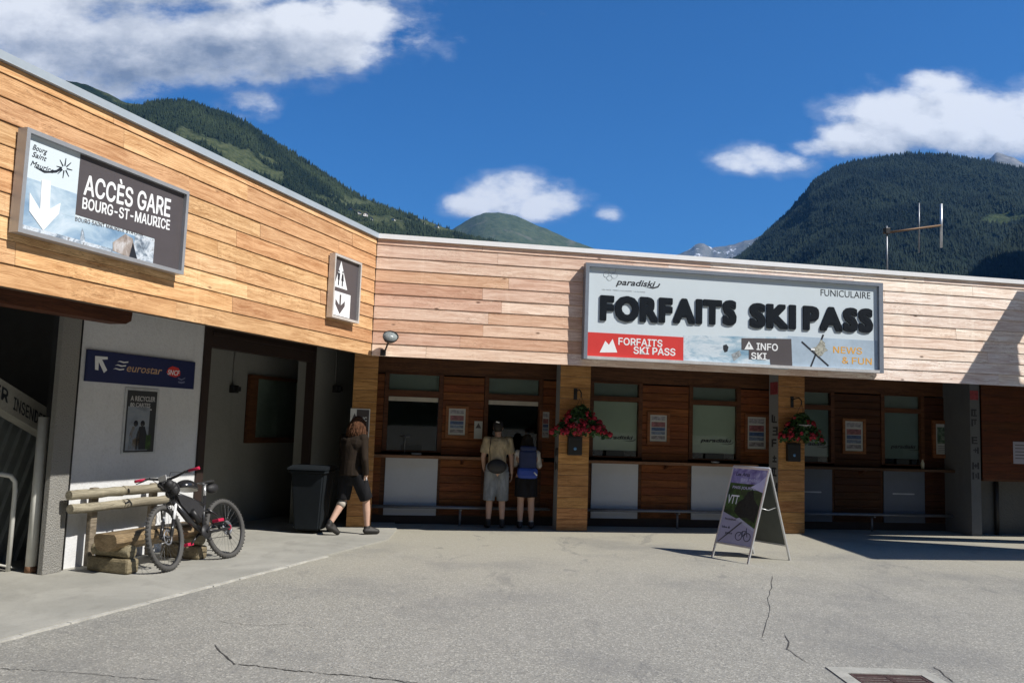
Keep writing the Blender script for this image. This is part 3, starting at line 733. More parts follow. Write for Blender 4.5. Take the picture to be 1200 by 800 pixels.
# framed posters between the counters
def poster(x0, x1, z0, z1, label, style, y=CY-.014, fw=.05, framed=True, seed=0):
    p = wall_thing('R', 'framed_poster', label, 'poster', (x0+x1)/2, y, z0, 'posters between the ticket counters')
    a = (x1-x0)/2; h = z1-z0
    if framed:
        obj('frame', MB().box(-a-fw, -a, -.035, 0, -fw, h+fw).box(a, a+fw, -.035, 0, -fw, h+fw).box(-a, a, -.034, 0, h, h+fw).box(-a, a, -.034, 0, -fw, 0), wood('poster_frame', base=((.12, .045, .018), (.30, .12, .05)), objcol=False, knots=False), p)
    obj('paper', MB().box(-a, a, -.012, -.0005, 0, h), mat('poster_paper', (.46, .48, .47), .6, var=.04), p)
    t = -.0122
    if style == 'bands':
        for i, (m_, f0, f1) in enumerate([('pb1', .80, .95), ('pb2', .55, .74), ('pb3', .40, .53), ('pb4', .26, .38), ('pb5', .08, .22)]):
            cols = [(.28, .28, .31), (.20, .08, .09), (.05, .09, .20), (.12, .16, .24), (.20, .19, .21)]
            obj('picture', MB().box(-a*.8, a*.8, t-.0015, t, h*f0, h*f1), printmat('poster_band_%d' % i, [tuple(c*.5 for c in cols[i]), cols[i], tuple(min(1, c*1.8) for c in cols[i])], (14, 3, 20), i), p)
    elif style == 'photo':
        obj('picture', MB().box(-a*.8, a*.8, t-.0015, t, h*.35, h*.9), printmat('dark_green_photo', [(.02, .05, .03), (.08, .14, .10), (.3, .36, .3)], (9, 3, 12), 3), p)
        for i in range(4): obj('print_line', MB().box(-a*.75, a*(.7-.2*(i % 2)), t-.001, t, h*(.26-i*.06), h*(.275-i*.06)), GREYD, p)
    return p
poster(1.38, 1.67, 1.50, 1.95, 'small framed list with a dark blue band between the two leftmost counter windows', 'bands')
poster(3.02, 3.14, 1.5, 1.95, 'narrow framed poster half hidden beside the first wooden column', 'bands')
poster(4.98, 5.30, 1.50, 1.97, 'framed poster with red and blue bands between the two cream blinds', 'bands')
poster(6.84, 7.20, 1.42, 2.0, 'tall framed poster with coloured bands right behind the A-board, left of the second column', 'bands')
poster(8.78, 9.15, 1.44, 1.99, 'framed poster with violet bands in the third counter bay', 'bands')
poster(10.66, 11.08, 1.43, 2.0, 'framed poster with a dark green photo at the right end of the counters', 'photo', fw=.07)
cd_ = wall_thing('R', 'notice', 'small white card pinned to the boards left of the standing man', 'notice', 1.9, CY-.014, 1.45)
obj('paper', MB().box(-.07, .07, -.004, 0, 0, .30), mat('poster_paper'), cd_); obj('picture', MB().prism([(-.05, .18), (.05, .18), (.0, .27)], -.0055, -.0042), GREYD, cd_)
# painted sheet standing in for a sunlit coloured reflection, right end
u0, z0 = P('R', 1124, 500, CY); u1, z1 = P('R', 1137, 470, CY)
cp_ = wall_thing('R', 'sunlit_reflection', 'painted sheet standing in for a sunlit green and blue reflection at the right end above the last poster', 'picture', u0, CY-.02, z0)
obj('sheet', MB().box(0, u1-u0+.1, -.02, 0, 0, z1-z0), printmat('reflection_colours', [(.10, .25, .06), (.7, .5, .2), (.25, .5, .75), (.7, .8, .85)], (10, 5, 7), 8), cp_)
# small things on the ledge
def ledge_item(px, name, label, cat, parts):
    u, _ = P('R', px, 535, CY-.15); t = wall_thing('R', name, label, cat, u, CY-.15, CT+.001)
    for nm, mb, m_ in parts: obj(nm, mb, m_, t)
ledge_item(1081, 'bottle', 'small pale bottle standing on the dark ledge of the third bay', 'bottle', [('body', MB().lathe([(0, 0), (.03, 0), (.032, .11), (.014, .15), (.014, .17), (0, .17)], 12), mat('pale_plastic', (.6, .58, .45), .4)), ('cap', MB().lathe([(.016, .171), (.016, .195), (0, .195)], 12), mat('dark_cap', (.25, .1, .06), .5))])
ledge_item(838, 'paper_dish', 'shallow white dish on the ledge under the second cream blind', 'dish', [('bowl', MB().lathe([(0, .004), (.05, .004), (.08, .03), (.085, .03), (.055, 0), (0, 0)], 18), WHITE)])
ledge_item(478, 'desk_stand', 'small metal coin tray and stand on the ledge at the leftmost window', 'stand', [('pole', MB().tube([(-.06, 0, 0), (-.06, 0, .33)], .006, 8), STEEL), ('arm', MB().tube([(-.13, 0, .30), (.02, 0, .30)], .006, 8), STEEL), ('tray', MB().bbox(.06, .22, -.06, .06, 0, .035, .008), STEEL), ('base', MB().bbox(-.12, 0, -.06, .06, 0, .02, .005), DARKM)])

# black boxes on the column fronts
for xc, lab in ((3.42, 'black wall box under the hanging flowers on the first wooden column'), (7.33, 'black wall box under the dimmer hanging flowers, on the second column')):
    b_ = wall_thing('R', 'wall_box', lab, 'wall box', xc, 1.478 if xc < 5 else 1.458, 1.24, 'black boxes on the columns')
    obj('body', MB().bbox(-.12, .12, -.09, 0, 0, .30, .012), BLACK, b_)
    obj('badge', MB().lathe([(0, -.0945), (.022, -.0945), (.026, -.0905)], 14, (0, 0, .11), 'y'), mat('blue_badge', (.10, .25, .5), .4), b_)
    obj('lid', MB().bbox(-.125, .125, -.095, 0, .302, .318, .005), BLACK, b_)

# floodlight on the corner
fl = wall_thing('R', 'floodlight', 'round black floodlight on a short arm in the corner under the wooden cladding', 'floodlight', .20, -.026, 2.80)
u, z = P('R', 457, 396, -.16); lx, lz = u-.20, z-2.80
obj('arm', MB().tube([(-.03, 0, -.13), (.0, -.05, -.09), (lx-.02, -.11, lz-.06), (lx, -.13, lz-.02)], .013, 8), DARKM, fl)
obj('plate', MB().box(-.07, .01, -.012, 0, -.17, -.08), DARKM, fl)
Mh = Matrix.Translation((lx, -.15, lz)) @ Matrix.Rotation(R_(-22), 4, 'X') @ Matrix.Rotation(R_(8), 4, 'Z')
hb = MB(); hb.lathe([(0, .07), (.05, .07), (.075, .05), (.098, -.02), (.102, -.06), (.094, -.062), (.09, -.045), (0, -.045)], 22, axis='y')
hb.v = [tuple(Mh @ Vector((p[0]*1.12, p[1], p[2]*.86))) for p in hb.v]; obj('housing', hb, BLACK, fl)
gb = MB(); gb.lathe([(0, -.052), (.087, -.05), (.087, -.046), (0, -.046)], 22, axis='y'); gb.v = [tuple(Mh @ Vector((p[0]*1.12, p[1], p[2]*.86))) for p in gb.v]
obj('lens', gb, mat('lamp_lens', (.25, .28, .28), .15, var=.3, vscale=30, bump=.5), fl)

# antenna on the roof
D_AN = 2.5
an = wall_thing('R', 'antenna', 'thin metal aerial with three upright rods on the roof at right', 'antenna', P('R', 1039, 318, D_AN)[0], D_AN, 4.40)
def A(x, y): u, z = P('R', x, y, D_AN); b = P('R', 1039, 318, D_AN)[0]; return (u-b, 0, z-4.40)
a0 = A(1039, 265); obj('mast', MB().tube([(a0[0], 0, 0), a0], .018, 8), STEEL, an)
obj('boom', MB().tube([A(1036, 273), A(1104, 264)], .022, 8), mat('brown_boom', (.16, .10, .06), .6, .4), an)
obj('rod', MB().tube([A(1077, 238), A(1077, 296)], .014, 8), STEEL, an)
obj('rod', MB().tube([A(1103, 239), A(1103, 290)], .024, 8), SILVER, an)
obj('clamp', MB().bbox(a0[0]-.05, a0[0]+.05, -.05, .05, a0[2]-.16, a0[2]-.04, .01), DARKM, an)

# ================================================================== SIGNS
def zq(k, depth, ox, oy, s_, u0=0., z0=0.):
    def f(x, y):
        u, z = P(k, ox+x/s_, oy+y/s_, depth); return (u-u0, z-z0)
    return f
# ---- FORFAITS SKI PASS
FX0, FX1, FZ0, FZ1 = 3.11, 8.02, 2.72, 4.165
fs = wall_thing('R', 'ski_pass_sign', 'big white FORFAITS SKI PASS sign with raised black letters on the right wing cladding', 'sign', FX0, -.03, FZ0)
q = zq('R', -.115, 670, 290, 1200/380, FX0, FZ0)
W_, H_ = FX1-FX0, FZ1-FZ0; D_ = -.085; FB = .055
obj('panel', MB().box(FB, W_-FB, D_, -.0, FB, H_-FB), mat('sign_white', (.62, .70, .75), .35, var=.02, vscale=1.5), fs)
obj('frame', MB().box(0, W_, -.135, 0, H_-FB, H_).box(0, FB, -.135, 0, 0, H_-FB), SIGNGREY, fs)
obj('frame', MB().box(W_-FB*1.3, W_, -.135, 0, 0, H_-FB), SIGNGREY, fs)
obj('bottom_rail', MB().box(FB, W_-FB*1.3, -.135, 0, 0, FB*.8), mat('sunlit_rail', (.6, .6, .6), .4, .3), fs)  # bottom rail painted paler to stand in for sunlight on the ledge
Y0 = D_-.0005
def Z(p): return q(*p)
def fp(name, pts, m_, t=.002, y=None): return poly(fs, name, [Z(p) for p in pts], Y0 if y is None else y, m_, t)
fp('picture', [(413, 325), (800, 331), (800, 452), (413, 418)], P_SNOW)
xr = W_-FB*1.3-.005
pr = [Z(p) for p in [(800, 326), (1128, 338)]]
a, b = Z((800, 329))[0], xr
zt = Z((1000, 338))[1]; zlow = FB*.8+.003
obj('picture', MB().box(a, b, Y0-.0025, Y0, zlow, zt), mat('pale_blue_print', (.40, .50, .60), .4, var=.1, vscale=2), fs)
zr_ = Z((200, 320))[1]
obj('red_band', MB().box(FB+.002, Z((413, 370))[0], Y0-.003, Y0, zlow, zr_), RED, fs)
fp('dark_band', [(628, 335), (812, 338), (816, 444), (735, 436), (733, 413), (655, 413), (655, 379), (628, 378)], GREYD, .005)
def letl(s_, p0, p1, cap, m_=BLACKP, bold=.02, shear=0., parent=fs, f=q, y=Y0, depth=.0015, inter=False):
    a, b = f(*p0), f(*p1); return lettering(parent, s_, a[0], b[0], a[1], cap, y, m_, bold, depth, shear, inter=inter)
letl('paradiski', (163, 137), (310, 140), .088, BLACKP, .022, .3)
obj('swoosh', MB().prism([Z(p) for p in [(270, 146), (300, 148), (318, 143), (324, 132), (328, 136), (320, 148), (300, 153)]], Y0-.001, Y0), BLACKP, fs)
letl('LES ARCS  PEISEY-VALLANDRY  LA PLAGNE', (112, 157), (272, 160), .018, mat('pale_grey_print', (.45, .5, .53), .5), .0)
GL = mat('pale_grey_print')
for i, (cx, cy, r) in enumerate([(128, 100, 9), (150, 84, 12), (140, 112, 9), (158, 103, 10)]):   # outline of the logo above the wordmark
    pts = []
    for k in range(17):
        a = k*2*math.pi/16; c = Z((cx+r*math.cos(a)*1.1, cy+r*math.sin(a)*1.1)); pts.append((c[0], Y0-.001, c[1]))
    obj('logo_loop', MB().tube(pts[:-1], .0035, 5, closed=True), GL, fs)
letl('FUNICULAIRE', (921, 178), (1105, 185), .104, BLACKP, .0)
# raised letters, one by one
def raised(word, p0, p1, cap, m_, bold=.064, y0=Y0, d=.022, gap=.02):
    x0, z0 = Z(p0); x1, z1 = Z(p1); ms = []; tot = 0
    for ch in word:
        me = text_mesh(ch, bold, .5, square=True); v = np.empty(len(me.vertices)*3, np.float32); me.vertices.foreach_get('co', v); v = v.reshape(-1, 3)
        wd = v[:, 0].max()-v[:, 0].min(); ms.append((me, v, wd)); tot += wd+.035
    tot -= .035; k = (x1-x0)/tot; x = 0.; kz = cap/(CAPH+2*bold)
    for me, v, wd in ms:
        o = np.empty_like(v); o[:, 0] = (v[:, 0]-v[:, 0].min())*k; o[:, 2] = (v[:, 1]+bold)*kz; o[:, 1] = -d*(v[:, 2]+.5)
        me.vertices.foreach_set('co', o.ravel()); me.update()
        obj('letter', me, m_, fs, (x0+x*k, y0-.001, (z0+(z1-z0)*(x/tot)))); x += wd+.035
LETM = mat('black_letter', (.006, .010, .016), .75, spec=.15, var=.1)
zc = .385
raised('FORFAITS', (103, 270), (608, 288), zc, LETM); raised('SKI', (657, 296), (828, 303), zc, LETM); raised('PASS', (855, 305), (1113, 316), zc, LETM)
letl('FORFAITS', (172, 359), (335, 362), .104, WHITE, .016, inter=True, y=Y0-.0035)
letl('SKI PASS', (228, 392), (383, 398), .104, WHITE, .016, inter=True, y=Y0-.0035)
fp('mountain_logo', [(103, 388), (124, 345), (137, 360), (151, 338), (168, 388)], WHITE, .0015, Y0-.0035)
letl('INFO', (683, 378), (762, 381), .104, WHITE, .016, inter=True, y=Y0-.0055)
letl('SKI', (663, 412), (720, 412), .100, WHITE, .016, inter=True, y=Y0-.0055)
fp('warning_triangle', [(638, 377), (655, 346), (673, 377)], WHITE, .0015, Y0-.0055)
fp('triangle_mark', [(653, 358), (658, 358), (657, 368), (654, 368)], GREYD, .001, Y0-.0072)
letl('NEWS', (967, 389), (1074, 391), .100, ORANGE, .010, y=Y0-.003, inter=True)
letl('& FUN', (1000, 428), (1110, 431), .100, ORANGE, .010, y=Y0-.003, inter=True)
for a, b in (((850, 348), (950, 438)), ((931, 322), (884, 441))):   # crossed skis and the skier's figure
    A_, B_ = Z(a), Z(b); dx_, dz_ = B_[0]-A_[0], B_[1]-A_[1]; l = math.hypot(dx_, dz_); nx, nz = -dz_/l*.014, dx_/l*.014
    poly(fs, 'ski', [(A_[0]+nx, A_[1]+nz), (B_[0]+nx, B_[1]+nz), (B_[0]-nx, B_[1]-nz), (A_[0]-nx, A_[1]-nz)], Y0-.003, BLACKP, .0015)
fp('skier', [(903, 392), (890, 372), (905, 366), (915, 352), (922, 340), (936, 352), (938, 372), (948, 380), (935, 386), (925, 400), (912, 402)], mat('skier_print', (.35, .35, .30), .5, var=.6, vscale=40), .0012, Y0-.0048)
fp('ski_glove', [(886, 372), (900, 374), (898, 381), (884, 379)], WHITE, .0012, Y0-.006)
fp('skier', [(560, 362), (572, 358), (580, 368), (576, 384), (566, 388), (560, 376)], BLACKP, .0012, Y0-.0025)
fp('shop_print', [(590, 395), (620, 380), (628, 398), (600, 420)], mat('grey_print', (.3, .33, .35), .5, var=.5, vscale=30), .0012, Y0-.0025)

# ---- ACCES GARE
AX0, AX1, AZ0, AZ1 = -5.985, -4.13, 3.045, 3.872
ag = wall_thing('L', 'station_sign', 'framed ACCES GARE BOURG-ST-MAURICE direction sign with white arrow on the orange cladding', 'sign', AX0, -.03, AZ0)
q2 = zq('L', -.09, 0, 60, 743/260, AX0, AZ0)
W2, H2 = AX1-AX0, AZ1-AZ0; fb = .035; d2 = -.055
obj('panel', MB().box(fb, W2-fb, d2, 0, fb, H2-fb), mat('sign_white'), ag)
obj('frame', MB().box(0, W2, -.095, 0, H2-fb, H2).box(0, fb, -.095, 0, 0, H2-fb).box(W2-fb, W2, -.095, 0, 0, H2-fb).box(fb, W2-fb, -.095, 0, 0, fb), mat('sign_frame_light', (.40, .41, .43), .4, .4, var=.06), ag)
y2 = d2-.0005
def ap(name, pts, m_, t=.002, y=None): return poly(ag, name, [tuple(np.clip(c, [fb+.001, fb+.001], [W2-fb-.001, H2-fb-.001])) for c in [q2(*p) for p in pts]], y2 if y is None else y, m_, t)
zl = q2(300, 555)[1]
obj('picture', MB().box(fb+.001, q2(517, 650)[0], y2-.0015, y2, fb+.001, q2(260, 560)[1]), P_SKYP, ag)
obj('picture', MB().box(fb+.001, q2(262, 450)[0]-.002, y2-.0015, y2, q2(260, 560)[1]+.001, q2(100, 425)[1]), P_SKYP, ag)
xd = q2(262, 450)[0]; xd2 = q2(517, 650)[0]; zd = q2(262, 545)[1]-.01
obj('dark_field', MB().box(xd, W2-fb-.001, y2-.002, y2, zd, H2-fb-.001).box(xd2, W2-fb-.001, y2-.002, y2, fb+.001, zd), GREYD, ag)
obj('town_picture', MB().box(fb+.001, q2(380, 650)[0], y2-.0028, y2-.0016, fb+.001, q2(150, 600)[1]-.0), P_TOWN, ag)
obj('chalet_picture', MB().box(q2(450, 650)[0], xd2, y2-.0028, y2-.0016, fb+.001, q2(450, 640)[1]+.08), P_TOWN, ag)
ap('chalet', [(378, 668), (378, 640), (420, 612), (445, 628), (458, 700), (430, 690)], P_CHALET, .001, y2-.003)
ap('chalet', [(432, 690), (445, 640), (460, 700)], BLACKP, .001, y2-.0042)
ap('bell_tower', [(268, 640), (272, 605), (276, 592), (281, 606), (286, 642)], P_TOWN, .001, y2-.003)
a_, b_ = q2(280, 478), q2(570, 545); lettering(ag, 'ACCÈS GARE', a_[0], b_[0], a_[1]+.0, .165, y2-.0022, WHITE, .016, slope=.058, inter=True)
a_, b_ = q2(275, 527), q2(568, 600); lettering(ag, 'BOURG-ST-MAURICE', a_[0], b_[0], a_[1]+.004, .092, y2-.0022, WHITE, .016, slope=.055, inter=True)
a_, b_ = q2(252, 570), q2(478, 618); lettering(ag, 'BOURG SAINT MAURICE STATION', a_[0], b_[0], a_[1]+.004, .036, y2-.0022, GREYD, .0, slope=.055, inter=True)
for s_, x, y, l in (('Bourg', 110, 328, 50), ('Saint', 108, 352, 50), ('Maurice', 103, 382, 80)):
    a_, b_ = q2(x, y), q2(x+l, y+5); lettering(ag, s_, a_[0], b_[0], a_[1], .042, y2-.0012, BLACKP, -.004, shear=.35)
ap('swoosh', [(115, 388), (160, 402), (190, 398), (205, 388), (210, 396), (190, 407), (150, 408)], BLACKP, .0012)
for k in range(8):
    a = k*math.pi/4+.2; c0 = (217+8*math.cos(a), 392+8*math.sin(a)); c1 = (217+27*math.cos(a), 392+34*math.sin(a)); n = (-math.sin(a)*2.3, math.cos(a)*2.3)
    ap('sun_ray', [(c0[0]+n[0], c0[1]+n[1]), (c1[0]+n[0]*.5, c1[1]+n[1]*.5), (c1[0]-n[0]*.5, c1[1]-n[1]*.5), (c0[0]-n[0], c0[1]-n[1])], BLACKP, .0012)
ap('arrow', [(140, 430), (170, 436), (166, 530), (203, 508), (197, 545), (145, 600), (98, 535), (99, 472), (134, 530)], WHITE, .002, y2-.0035)

# ---- WC sign
wx0, wx1, wz0, wz1 = -1.315, -.60, 3.01, 3.85
wc = wall_thing('L', 'toilet_sign', 'small framed toilet sign with two figures in a triangle over a down arrow', 'sign', wx0, -.03, wz0)
w3, h3 = wx1-wx0, wz1-wz0; f3 = .03
obj('panel', MB().box(f3, w3-f3, -.05, 0, f3, h3-f3), GREYD, wc)
obj('frame', MB().box(0, w3, -.085, 0, h3-f3, h3).box(0, f3, -.085, 0, 0, h3-f3).box(w3-f3, w3, -.085, 0, 0, h3-f3).box(f3, w3-f3, -.085, 0, 0, f3), mat('pale_alu', (.62, .60, .57), .4, .3), wc)
def fr3(x, z): return (f3+(w3-2*f3)*x, f3+(h3-2*f3)*z)
def wp3(name, pts, m_, t=.002, y=-.0505): return poly(wc, name, [fr3(*p) for p in pts], y, m_, t)
wp3('triangle', [(.05, .49), (.57, .49), (.28, .95)], WHITE)
for cx in (.21, .36):
    wp3('figure', [(cx-.035, .62), (cx+.035, .62), (cx+.05, .74), (cx-.05, .74)] if cx < .3 else [(cx-.05, .62), (cx+.05, .62), (cx+.025, .74), (cx-.025, .74)], BLACKP, .001, -.0527)
    wp3('figure', [(cx-.022, .53), (cx+.022, .53), (cx+.022, .62), (cx-.022, .62)], BLACKP, .001, -.0527)
    obj('figure_head', MB().lathe([(0, -.0537), (.016, -.0537), (.016, -.0527)], 10, (fr3(cx, .77)[0], 0, fr3(cx, .77)[1]), 'y'), BLACKP, wc)
wp3('arrow_field', [(.0, .02), (.72, .02), (.72, .42), (.0, .42)], WHITE)
wp3('arrow', [(.285, .38), (.345, .38), (.345, .20), (.50, .29), (.50, .20), (.315, .05), (.13, .20), (.13, .29), (.285, .20)], GREYD, .001, -.0527)

# ---- Eurostar sign
ex0, ex1, ez0, ez1 = -3.545, -1.79, 2.02, 2.37
es = wall_thing('L', 'train_sign', 'dark blue eurostar direction sign with white arrow under the eaves on the white wall', 'sign', ex0, WY-.001, ez0)
q4 = zq('L', WY-.03, 90, 400, 5.713, ex0, ez0)
BLUE = mat('navy_sign', (.012, .022, .09), .4, var=.1, vscale=3)
obj('panel', MB().bbox(0, ex1-ex0, -.03, 0, 0, ez1-ez0, .004), BLUE, es)
def ep(name, pts, m_, t=.0015): return poly(es, name, [q4(*p) for p in pts], -.0305, m_, t)
ep('arrow', [(122, 97), (205, 103), (206, 120), (168, 121), (202, 192), (180, 210), (146, 136), (143, 193), (121, 188)], WHITE)
for x, y in ((270, 136), (255, 160), (242, 184)):
    ep('stripe', [(x, y), (x+18, y-7), (x+45, y), (x+75, y-2), (x+72, y+6), (x+42, y+9), (x+18, y)], WHITE)
a_, b_ = q4(333, 200), q4(568, 222); lettering(es, 'eurostar', a_[0], b_[0], (a_[1]+b_[1])/2, .09, -.0305, mat('tan_print', (.50, .33, .20), .5), .008, shear=.25)
ep('red_badge', [(600, 205), (612, 180), (640, 165), (680, 178), (692, 205), (690, 228), (660, 240), (618, 228)], RED)
a_, b_ = q4(605, 222), q4(686, 226); lettering(es, 'SNCF', a_[0], b_[0], (a_[1]+b_[1])/2, .058, -.0325, WHITE, .02, shear=.25)
ep('chevrons', [(678, 240), (700, 252), (725, 240), (725, 248), (700, 262), (678, 250)], mat('faint_print', (.16, .18, .30), .5))
ep('chevrons', [(678, 266), (700, 270), (722, 266), (722, 276), (700, 282), (678, 276)], mat('faint_print'))

# ---- poster under it
px0, px1, pz0, pz1 = -2.90, -2.42, 1.235, 1.955
po = wall_thing('L', 'wall_poster', 'dark glazed poster of two people on the white wall under the blue sign', 'poster', px0, WY-.001, pz0)
pw, ph = px1-px0, pz1-pz0
obj('frame', MB().bbox(-.03, pw+.04, -.012, 0, -.02, ph+.03, .004), mat('clear_holder', (.50, .52, .53), .35), po)
obj('sheet', MB().box(.0, pw, -.016, -.0125, 0, ph), mat('poster_dark', (.04, .045, .05), .35), po)
obj('picture', MB().box(.02, pw*.78, -.0175, -.0162, .02, ph*.74), printmat('grey_blue_photo', [(.10, .11, .12), (.24, .28, .33), (.32, .34, .36)], (3, 3, 5), 1), po)
for cx, c in ((.16, P_POSTER), (.27, BLACKP)):
    obj('printed_person', MB().prism([(cx-.09, .03), (cx+.07, .03), (cx+.08, .2), (cx+.04, .30), (cx-.05, .30), (cx-.09, .2)], -.0187, -.0177), c, po)
    obj('printed_head', MB().lathe([(0, -.0187), (.036, -.0187), (.036, -.0177)], 12, (cx, 0, .335), 'y'), BLACKP, po)
obj('printed_bin', MB().box(.34, .42, -.019, -.0178, .03, .2), P_GREEN, po)
lettering(po, 'A RECYCLER', .05, pw-.03, ph-.12, .055, -.0165, mat('grey_white', (.5, .5, .5), .5), .02)
lettering(po, '80 CARTES', .05, pw*.78, ph-.19, .045, -.0165, mat('grey_white'), .02)
obj('print_line', MB().box(.05, pw*.84, -.0172, -.0165, ph-.225, ph-.21), mat('grey_white'), po)

# ---- corner poster near the walking man
u, z = P('R', 409, 514, 1.478); u2, z2 = P('R', 434, 479, 1.478)
cpn = wall_thing('R', 'corner_notice', 'white and black toilet notice on the orange corner boards behind the walking man', 'notice', u, 1.478, z)
cw, ch = u2-u, z2-z
obj('sheet', MB().bbox(0, cw, -.015, 0, 0, ch, .003), WHITE, cpn)
obj('dark_field', MB().box(cw*.32, cw-.015, -.0162, -.0152, ch*.5, ch-.015).box(cw*.6, cw-.015, -.0162, -.0152, .02, ch*.5), GREYD, cpn)
obj('triangle', MB().prism([(cw*.06, ch*.58), (cw*.38, ch*.58), (cw*.22, ch*.85)], -.0175, -.0164), GREYD, cpn)
lettering(cpn, 'WC', cw*.42, cw*.85, ch*.6, .06, -.0165, WHITE, .02)

# ---- wall lamps
for (px, py, dep, lab, ztop) in ((275, 455, RY, 'small black wall lamp on a grey conduit inside the dark doorway', 2.95), (395, 455, WY, 'small black wall lamp on a grey conduit right of the dark doorway', 2.95)):
    u, z = P('L', px, py, dep-.06); lm = wall_thing('L', 'wall_lamp', lab, 'wall lamp', u, dep-.001, z, 'small black wall lamps')
    obj('body', MB().bbox(-.06, .06, -.10, 0, -.07, .05, .012), BLACK, lm); obj('shade', MB().bbox(-.045, .045, -.15, -.101, -.045, .03, .01), BLACK, lm)
    obj('conduit', MB().tube([(.01, -.014, .05), (.01, -.014, ztop-z)], .011, 8), mat('grey_conduit', (.2, .2, .19), .6), lm)

# ================================================================== BENCH
bn = thing('log_bench', 'rough log bench with split rail back standing against the white wall beside the bicycle', 'bench', Wd('L', -3.0, 1.1, .018), aL)
def log(name, a, b, r, parent, flat_top=None, seg=14, c=(1, 1, 1), squash=1.):
    a = Vector(a); b = Vector(b); n = 7; pts = []; rr = []
    for i in range(n+1):
        t = i/n; pts.append(a.lerp(b, t)+Vector((0, random.uniform(-.004, .004), random.uniform(-.004, .004)))); rr.append(r*random.uniform(.95, 1.05))
    rr = [rr[0]*.93]+rr+[rr[-1]*.93]; pts = [pts[0]-(b-a).normalized()*.012]+pts+[pts[-1]+(b-a).normalized()*.012]
    mb = MB().tube(pts, rr, seg, squash=squash)
    mb.v = [(x, y*1., min(z, flat_top)) if flat_top is not None else (x, y, z) for x, y, z in mb.v]
    return obj(name, mb, W_LOG, parent, color=c)
YB = .27
for z, dx in ((.80, 0), (.655, .03)):
    log('back_rail', (-.82+dx, YB, z), (-.10, YB, z), .052, bn, c=(1.0, 1.0, .95), squash=1)
    log('back_rail', (-.075, YB, z+.004), (.70, YB, z), .052, bn, c=(.95, .95, .9))
for x in (-.42, .48): obj('post', MB().bbox(x-.045, x+.045, YB+.045, YB+.11, .02, .855, .012), W_LOG, bn, color=(.9, .85, .8))
for a, b, cc in ((-.68, .06, (.86, .70, .50)), (.065, .80, (.78, .64, .48))):      # two halves of one flat-topped trunk
    mb = MB(); pr_ = [(-.26, .33), (-.25, .385), (-.22, .415), (.02, .412), (.05, .38), (.045, .33), (.01, .265), (-.05, .235), (-.16, .24), (-.22, .28)]
    v = []; n = 8
    for i in range(n+1):
        x = a+(b-a)*i/n; k = 1+random.uniform(-.03, .03)
        v += [(x, p[0]*k+random.uniform(-.004, .004), (p[1]-.33)*(k if p[1] < .4 else 1)+.33) for p in pr_]
    m2 = len(pr_); mb.add(v, [tuple(range(m2)), tuple(n*m2+i for i in range(m2-1, -1, -1))]); o0 = 0
    mb.f += [(i*m2+j, (i+1)*m2+j, (i+1)*m2+(j+1) % m2, i*m2+(j+1) % m2) for i in range(n) for j in range(m2)]; mb.sm += [False]*(n*m2)
    obj('seat_log', mb, W_LOG, bn, color=cc)
for x in (-.48, .62):
    obj('foot_log', MB().bbox(x-.085, x+.085, -.31, .24, .0, .155, .03), W_LOG, bn, color=(.80, .74, .60)); log('foot_log', (x, -.27, .225), (x, .20, .222), .070, bn, None, 12, (.85, .80, .68))

# ================================================================== BICYCLE
bk = thing('mountain_bike', 'black full suspension mountain bike with pink pedals leaning on the log bench', 'bicycle', Wd('L', -2.14, .59, .018))
bk.matrix_world = Matrix.Translation(Wd('L', -2.14, .59, .020)) @ Matrix.Rotation(aL+math.pi, 4, 'Z') @ Matrix.Rotation(R_(16), 4, 'X')
BF = mat('black_frame_paint', (.02, .02, .022), .3, coat=.4); WR = .352
